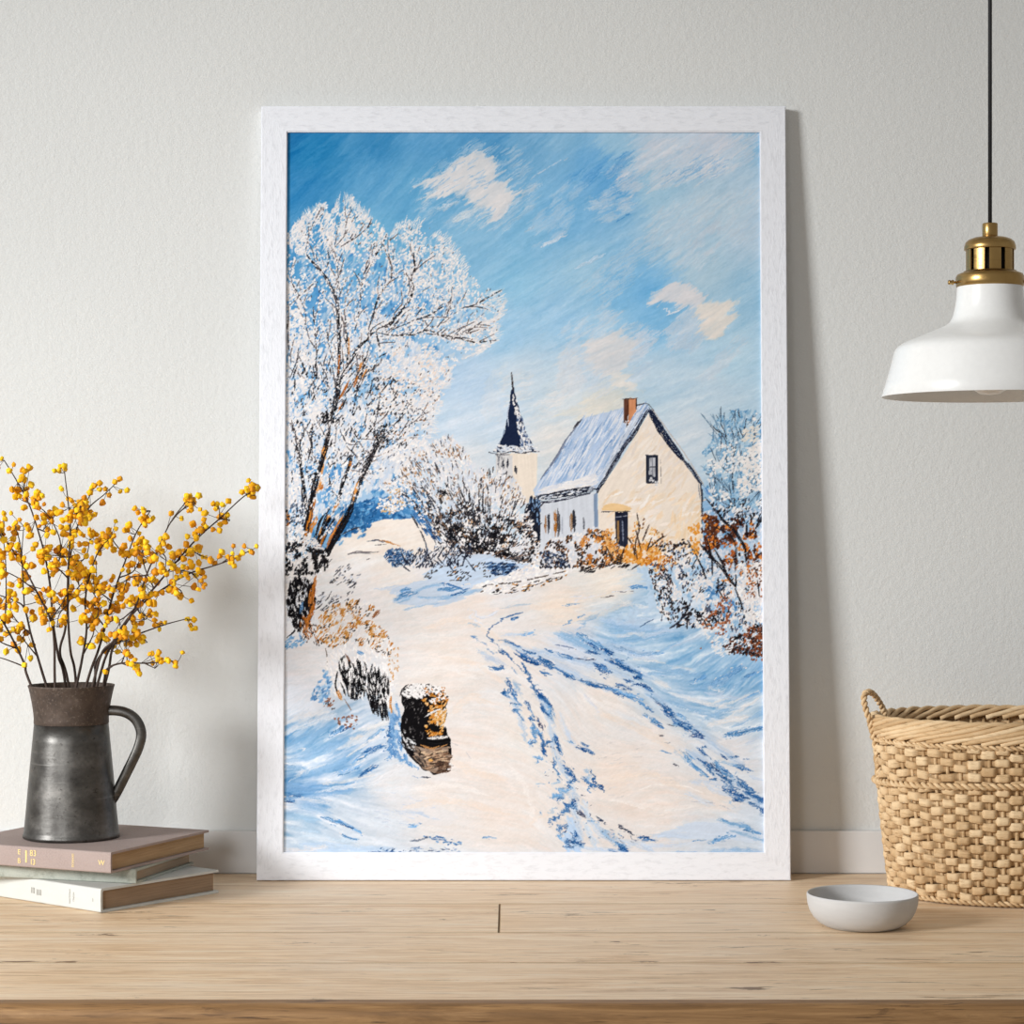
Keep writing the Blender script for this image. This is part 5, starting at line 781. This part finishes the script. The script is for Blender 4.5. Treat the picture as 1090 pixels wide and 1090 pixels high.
for bi, (pts, dep, twigs, nb, lab) in enumerate(BR):
    rn = random.Random(100+bi); base = Q(pts[0][0], pts[0][1]); L = len(pts)
    def W3(q, t): return Q(q[0], q[1], dep*1.6*t+.006*math.sin(7*t+bi))
    main = [W3(q, i/(L-1)) for i, q in enumerate(pts)]
    # the part inside the jug: crossing the mouth, down toward the bottom
    d = main[0]-mouth; yoff = (rn.uniform(-.026, .026)); main[0] = Vector((main[0].x, JY+yoff, JZ+.184)); tg = (main[1]-main[0]).normalized(); foot = main[0]-tg*(.150/max(.5, tg.z)); foot = Vector((JX+max(-.036, min(.036, foot.x-JX)), JY+max(-.03, min(.03, foot.y-JY)), JZ+.03))
    root = thing('flowering_branch', lab, 'branch', main[0], 'yellow flowering branches in the jug'); O = Vector(main[0])
    path = [foot]+main; sm = crom(path, 7)
    vis = sm[8:]; paths = [(vis, [tube([q-O for q in sm], lambda t: .0019-.0013*t, 7)])]
    for tw in twigs:
        t0 = min(range(L), key=lambda i: (pts[i][0]-tw[0][0])**2+(pts[i][1]-tw[0][1])**2)/(L-1)
        q3 = [W3(q, t0+.12*i) for i, q in enumerate(tw)]; j = min(vis, key=lambda s: (s.x-q3[0].x)**2+(s.z-q3[0].z)**2); q3[0] = Vector(j)
        s3 = crom(q3, 6); paths.append((s3, [tube([q-O for q in s3], lambda t: .0010-.0005*t, 6)]))
    made = 0; tot = sum((len(p)*1.0 if k == 0 else len(p)*1.35) for k, (p, _) in enumerate(paths))
    for k, (p, ped) in enumerate(paths):
        flowers = []; share = int(round(nb*1.18*(len(p) if k == 0 else len(p)*1.35)/tot)); lo = .34 if k == 0 else .18; cnt = 0; guard = 0
        while cnt < share and guard < 400:
            guard += 1; t = 1.0 if cnt == 0 else lo+(1-lo)*rn.random()**1.15; c = p[min(len(p)-1, int(t*(len(p)-1)))]
            if c.z < JZ+.192+(.03 if bi < 11 else 0): continue
            sp = .0095 if t < .85 else .0045; cc = Vector((rn.gauss(0, sp), rn.gauss(0, sp), rn.gauss(.002, sp)))
            for _ in range(rn.choice([3, 4, 5] if t == 1.0 else [1, 1, 2, 3, 4])):
                if cnt >= share or made >= 99: break
                off = cc+Vector((rn.gauss(0, .005), rn.gauss(0, .005), rn.gauss(0, .005))); r = rn.uniform(.0032, .0047)*(1 if t < .9 else .84)
                if off.length < r*.9: off = off.normalized()*r
                o = bpy.data.objects.new('blossom', BM[rn.randrange(6)]); COL.objects.link(o); flowers.append(o); o.location = c+off-O; o.scale = (r, r, r); o.rotation_euler = (rn.uniform(0, 6), rn.uniform(0, 6), rn.uniform(0, 6))
                ped.append(tube([c-O, c-O+off*.5+Vector((0, 0, -.0008)), c-O+off], .00035, 4)); cnt += 1; made += 1
        br = obj('stem' if k == 0 else 'twig', *joinm(ped), BARK, root, True)
        for o in flowers: o.parent = br if k else root
# ------------------------------------------------------------------------------------------------ pendant lamp
LY = 2.5; LX = (1053.8-545)/F*LY; k = LY/F; BR_ = m_brass(); WHT = m_plain('white_enamel', (232, 232, 230), .28); BLK = m_plain('black_cord', (24, 24, 26), .7)
def zz(py): return EYE-(py-HY)*k
lamp = thing('pendant_lamp', 'white metal pendant lamp with a brass fitting hanging on a black cord at the right', 'lamp', (LX, LY, zz(421.7)))
LZ = zz(421.7)
def pr(l): return [(h*k, zz(y)-LZ) for h, y in l]
sh = [(34.0, 303.5), (34.5, 306), (35.4, 318), (37.0, 329), (39.5, 338), (42.5, 343), (48, 347), (63, 353.2), (78, 359), (90, 364), (96.5, 368), (99.6, 371.5), (101, 375), (105, 391), (110, 408), (114.3, 421.7)]
inn = [(h-1.3, y+.3) for h, y in sh[::-1]]
obj('shade', *lathe(pr(sh+[(114.0, 422.2)]+inn+[sh[0]]), 128, cap=False), WHT, lamp, True)
obj('collar_ring', *lathe(pr([(30, 305.5), (34.6, 305.5), (35.4, 304.6), (36.2, 300), (35.8, 295), (34.4, 292.2), (31.5, 291), (28.5, 290.6), (27.8, 288.8), (22, 288.8), (22, 305.5), (30, 305.5)]), 96, cap=False), BR_, lamp, True)
bars = []
for s in range(9):
    a0, a1 = math.radians(40*s+21-90+5.6), math.radians(40*s+21-90+40-5.6); V, Fc = [], []
    for ia in range(9):
        a = a0+(a1-a0)*ia/8
        for r in (25.2, 23.4):
            for y in (289.5, 263): V.append((r*k*math.cos(a), r*k*math.sin(a), zz(y)-LZ))
    for ia in range(8):
        m = ia*4; Fc += [(m, m+4, m+5, m+1), (m+2, m+3, m+7, m+6), (m+1, m+5, m+7, m+3), (m, m+2, m+6, m+4)]
    Fc += [(0, 1, 3, 2), (32, 34, 35, 33)]; bars.append((V, Fc))
obj('vented_sleeve', *joinm(bars), BR_, lamp)
obj('lamp_socket', *lathe(pr([(18, 306), (20.5, 305), (20.5, 262), (18, 262)]), 48), m_plain('dark_socket', (18, 15, 12), .7), lamp, True)['label'] = 'black socket seen through the brass slots'
obj('dome_cap', *lathe(pr([(24, 266), (26.8, 266), (27.2, 265.2), (27, 262), (25.6, 258), (22.5, 255.2), (17, 253.2), (8.5, 251.8), (7, 251.6), (6, 253), (20, 257), (23.5, 261), (24, 266)]), 96, cap=False), BR_, lamp, True)
obj('cord_grip', *lathe(pr([(3, 252.5), (7.8, 252), (8.1, 251.4), (8.1, 238.6), (7.6, 237.8), (2.2, 237.8)]), 48), BR_, lamp, True)
for sg in (-1, 1):
    V, Fc = lathe([(.0013, 0), (.0013, .004), (.0026, .0042), (.0029, .0058), (.0019, .007), (.0026, .0082), (.0026, .0098), (.0012, .0106)], 20)
    obj('thumb_screw', [(sg*(35.4*k+q[2]), q[0]-.004, q[1]+zz(301)-LZ) for q in V], Fc, BR_, lamp, True)
obj('bulb', *lathe(pr([(12, 330), (13, 345), (16, 362), (25, 380), (28.5, 394), (26.5, 405), (20, 413), (11, 419), (.4, 420.4)]), 48), m_plain('frosted_bulb', (246, 245, 242), .35), lamp, True)
obj('cord', *tube([(0, 0, zz(240)-LZ), (0, 0, 1.8-LZ), (0, 0, 2.49-LZ)], 2.15*k, 12), BLK, lamp, True)
obj('ceiling_rose', *lathe([(.004, 2.47-LZ), (.03, 2.474-LZ), (.045, 2.485-LZ), (.047, 2.4995-LZ)], 48), BR_, lamp, True)
# ------------------------------------------------------------------------------------------------ wicker basket (oval)
BX, BY = (1078-545)/F*2.771, 2.771; AT, AB, BT, BB, BH = .1695, .146, .1375, .1195, .2165
STR = m_straw(); basket = thing('wicker_basket', 'natural straw wicker basket with a braided rim and looped handle beside the bowl', 'basket', (BX, BY, CZ+.0004))
def tone(o, vals):
    a = o.data.attributes.new('tone', 'FLOAT', 'POINT'); a.data.foreach_set('value', np.array(vals, np.float32)); return o
def ab(z):
    f = z/BH; s = f**.85; return AB+(AT-AB)*s, BB+(BT-BB)*s
def bp(th, z, off=0.0):
    a, b = ab(max(0, z)); c, s = math.cos(th), math.sin(th); nx, ny = c/a, s/b; l = math.hypot(nx, ny); return Vector((a*c+nx/l*off, b*s+ny/l*off, z))
NS = 58; rn = random.Random(9)
# equal arc length spacing round the oval
ths = np.linspace(0, 2*math.pi, 2001); arc = np.r_[0, np.cumsum(np.hypot(np.diff(AT*np.cos(ths)), np.diff(BT*np.sin(ths))))]; arc /= arc[-1]
def th_of(s): return float(np.interp(s % 1.0, arc, ths))
SV, ST = [], []
for s in range(NS):
    th = th_of(s/NS); jit = rn.uniform(-.01, .01); SV.append(tube([bp(th+jit*z/BH, z, -.0005) for z in np.linspace(.004, BH-.012, 8)], .0024, 6)); ST += [rn.uniform(.2, .6)]*48
tone(obj('stakes', *joinm(SV), STR, basket, True), ST)
NR = 22; PT = []; TT = []
zs = [.0105+i*(BH-.040)/(NR-1) for i in range(NR)]; K = 8; HWv = (zs[1]-zs[0])*.66
for r, z in enumerate(zs):
    m = NS*K; V, Fc = [], []; n = 8; tw = [rn.uniform(.25, 1.0) for _ in range(NS)]; ph = rn.uniform(0, 6)
    for i in range(m):
        s = i/K; c = math.cos(math.pi*s+math.pi*r); off = .0031*math.tanh(3.6*c)/math.tanh(3.6)+.0006; j = int(round(s)) % NS
        zc = z+.0009*math.sin(3*2*math.pi*s/NS+ph)+.0007*math.sin(11*2*math.pi*s/NS+ph*2)+.0011*math.sin(math.pi*s*.5+r); th = th_of(s/NS); hh = HWv*(.96+.04*c+.09*math.sin(s*1.7+ph))
        for q in range(n):
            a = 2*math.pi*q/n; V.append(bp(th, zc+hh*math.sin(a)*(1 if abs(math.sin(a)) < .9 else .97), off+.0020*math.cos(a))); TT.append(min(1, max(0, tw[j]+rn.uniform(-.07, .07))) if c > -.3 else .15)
    for i in range(m):
        for q in range(n): a, b = i*n+q, i*n+(q+1) % n; j = ((i+1) % m)*n; Fc.append((a, b, j+(q+1) % n, j+q))
    PT.append((V, Fc))
weave = tone(obj('woven_wall', *joinm(PT), STR, basket, True), TT)
V, Fc = lathe([(0.001, .0015), (.95, .0015), (1.0, .004), (.95, .0065), (.001, .0065)], 64, cap=False); bo = obj('base', [(x*(AB-.004), y*(BB-.004), z) for x, y, z in V], Fc, STR, basket); tone(bo, [.3]*len(V))
def rope(path, r, pitch, strands=2, closed=False, sr=None, n=7):
    pts = path; out = []; T = []; L = [0]
    for a, b in zip(pts, pts[1:]): L.append(L[-1]+(b-a).length)
    for s in range(strands):
        q = []
        for i, p in enumerate(pts):
            t = (pts[(i+1) % len(pts)]-pts[i-1]) if closed else pts[min(i+1, len(pts)-1)]-pts[max(i-1, 0)]
            t.normalize(); u = t.cross(Vector((.2, .9, .35))).normalized(); w = t.cross(u); a = 2*math.pi*(L[i]/pitch+s/strands); q.append(p+u*math.cos(a)*r+w*math.sin(a)*r)
        o_ = tube(q, sr or r*1.02, n, closed); out.append(o_); T += [.45+.3*(s % 2)]*len(o_[0])
    return joinm(out), T
# plaited rim: long slanting canes that climb over the edge
RV, RT = [], []; NC = 44
for c in range(NC):
    s0 = c/NC; q = []
    for (ds, z, off) in ((0, BH-.0235, .0030), (.020, BH-.0190, .0052), (.055, BH-.0125, .0062), (.085, BH-.0055, .0052), (.105, BH-.0006, .0018), (.120, BH-.0008, -.0026), (.138, BH-.0060, -.0062), (.165, BH-.0125, -.0066)): q.append(bp(th_of(s0+ds), z+rn.uniform(-.0005, .0005), off))
    t_ = tube(crom(q, 3), .0033, 7); RV.append(t_); RT += [rn.uniform(.3, 1.0)]*len(t_[0])
tone(obj('plaited_rim', *joinm(RV), STR, basket, True), RT)
def ring(z, off, n=420, tilt=0.0): return [bp(2*math.pi*i/n, z+tilt*math.cos(2*math.pi*i/n+.9)-tilt*.0, off) for i in range(n)]
for z, off, r, pit in ((BH-.0275, .0042, .0017, .016), (.0042, .0022, .0019, .015)):
    (V, Fc), T = rope(ring(z, off), r, pit, 2, True); tone(obj('twined_band', V, Fc, STR, basket, True), T)
(V, Fc), T = rope(ring(.1405, .0062, 420, .0055), .0023, .017, 2, True); tone(obj('waist_rope', V, Fc, STR, basket, True), T)
BO = Vector((BX, BY, CZ+.0004))
def HP(px_, py_, dy): return P(px_, py_, BY+dy)-BO
for sg in (-1, 1):
    h = [HP(942.5, 764, .020), (HP(941, 757, .021)), HP(936.5, 748.5, .014), HP(931, 740.5, .004), HP(925.5, 736.6, -.006), HP(920.8, 738.5, -.012), HP(919.8, 746, -.016), HP(922.3, 757, -.018), HP(926.2, 768, -.018), HP(929.4, 780, -.014), HP(933, 795, -.010), HP(935, 810, -.008), HP(936, 822, -.006), HP(934.5, 830, -.004)]
    if sg > 0: h = [Vector((-q.x, q.y, q.z)) for q in h]
    (V, Fc), T = rope(crom(h, 8), .0021, .015, 2); hn = obj('handle', V, Fc, STR, basket, True); tone(hn, T)
# ------------------------------------------------------------------------------------------------ bowl
bowl_p = [(0, .0006), (.030, .0002), (.0385, 0), (.0425, .0014), (.0490, .0052), (.0550, .0112), (.0592, .0185), (.0615, .0265), (.0622, .0345), (.0620, .0368), (.0611, .0376), (.0600, .0370), (.0594, .0345), (.0585, .0265), (.0560, .0185), (.0515, .0118), (.0440, .0066), (.0330, .0042), (0, .0038)]
bw = obj('small_bowl', *lathe(bowl_p, 96, cap=False), m_bowl(), None, True); bw.location = ((918-545)/F*2.53, 2.53, CZ+.0002)
bw['label'] = 'small pale grey stoneware bowl standing empty on the table before the basket'; bw['category'] = 'bowl'
# ------------------------------------------------------------------------------------------------ light: a window to the left, an added fill lamp, daylight in the room
def area(loc, tgt, sx, sy, power, col, spr):
    d = bpy.data.lights.new('window_and_fill_light', 'AREA'); d.shape = 'RECTANGLE'; d.size = sx; d.size_y = sy; d.energy = power; d.color = col; d.spread = math.radians(spr)
    o = bpy.data.objects.new('window_and_fill_light', d); COL.objects.link(o); o.location = loc; o.rotation_euler = (Vector(tgt)-Vector(loc)).to_track_quat('-Z', 'Y').to_euler(); return o
area(KEY_LOC, KEY_TGT, KEY_S[0], KEY_S[1], KEY_P, KEY_C, KEY_SPREAD)
area(FILL_LOC, FILL_TGT, FILL_S[0], FILL_S[1], FILL_P, KEY_C, FILL_SPREAD)  # added lamp without a seen source, lifts the jug and bouquet shadow
w = bpy.data.worlds.new('room_daylight'); SC.world = w; w.use_nodes = True; bg = w.node_tree.nodes['Background']; bg.inputs[0].default_value = (*AMB_C, 1); bg.inputs[1].default_value = AMB
cam = bpy.data.cameras.new('camera'); co = bpy.data.objects.new('camera', cam); COL.objects.link(co); co.location = (0, 0, EYE); co.rotation_euler = (math.pi/2, 0, 0)
cam.sensor_width = 36; cam.lens = 36*F/1090; cam.shift_y = 20/1090; cam.clip_start = .05; SC.camera = co
vs = SC.view_settings; vs.view_transform = 'Standard'; vs.look = 'None'; vs.gamma = 1; vs.exposure = EXPO; vs.use_curve_mapping = False
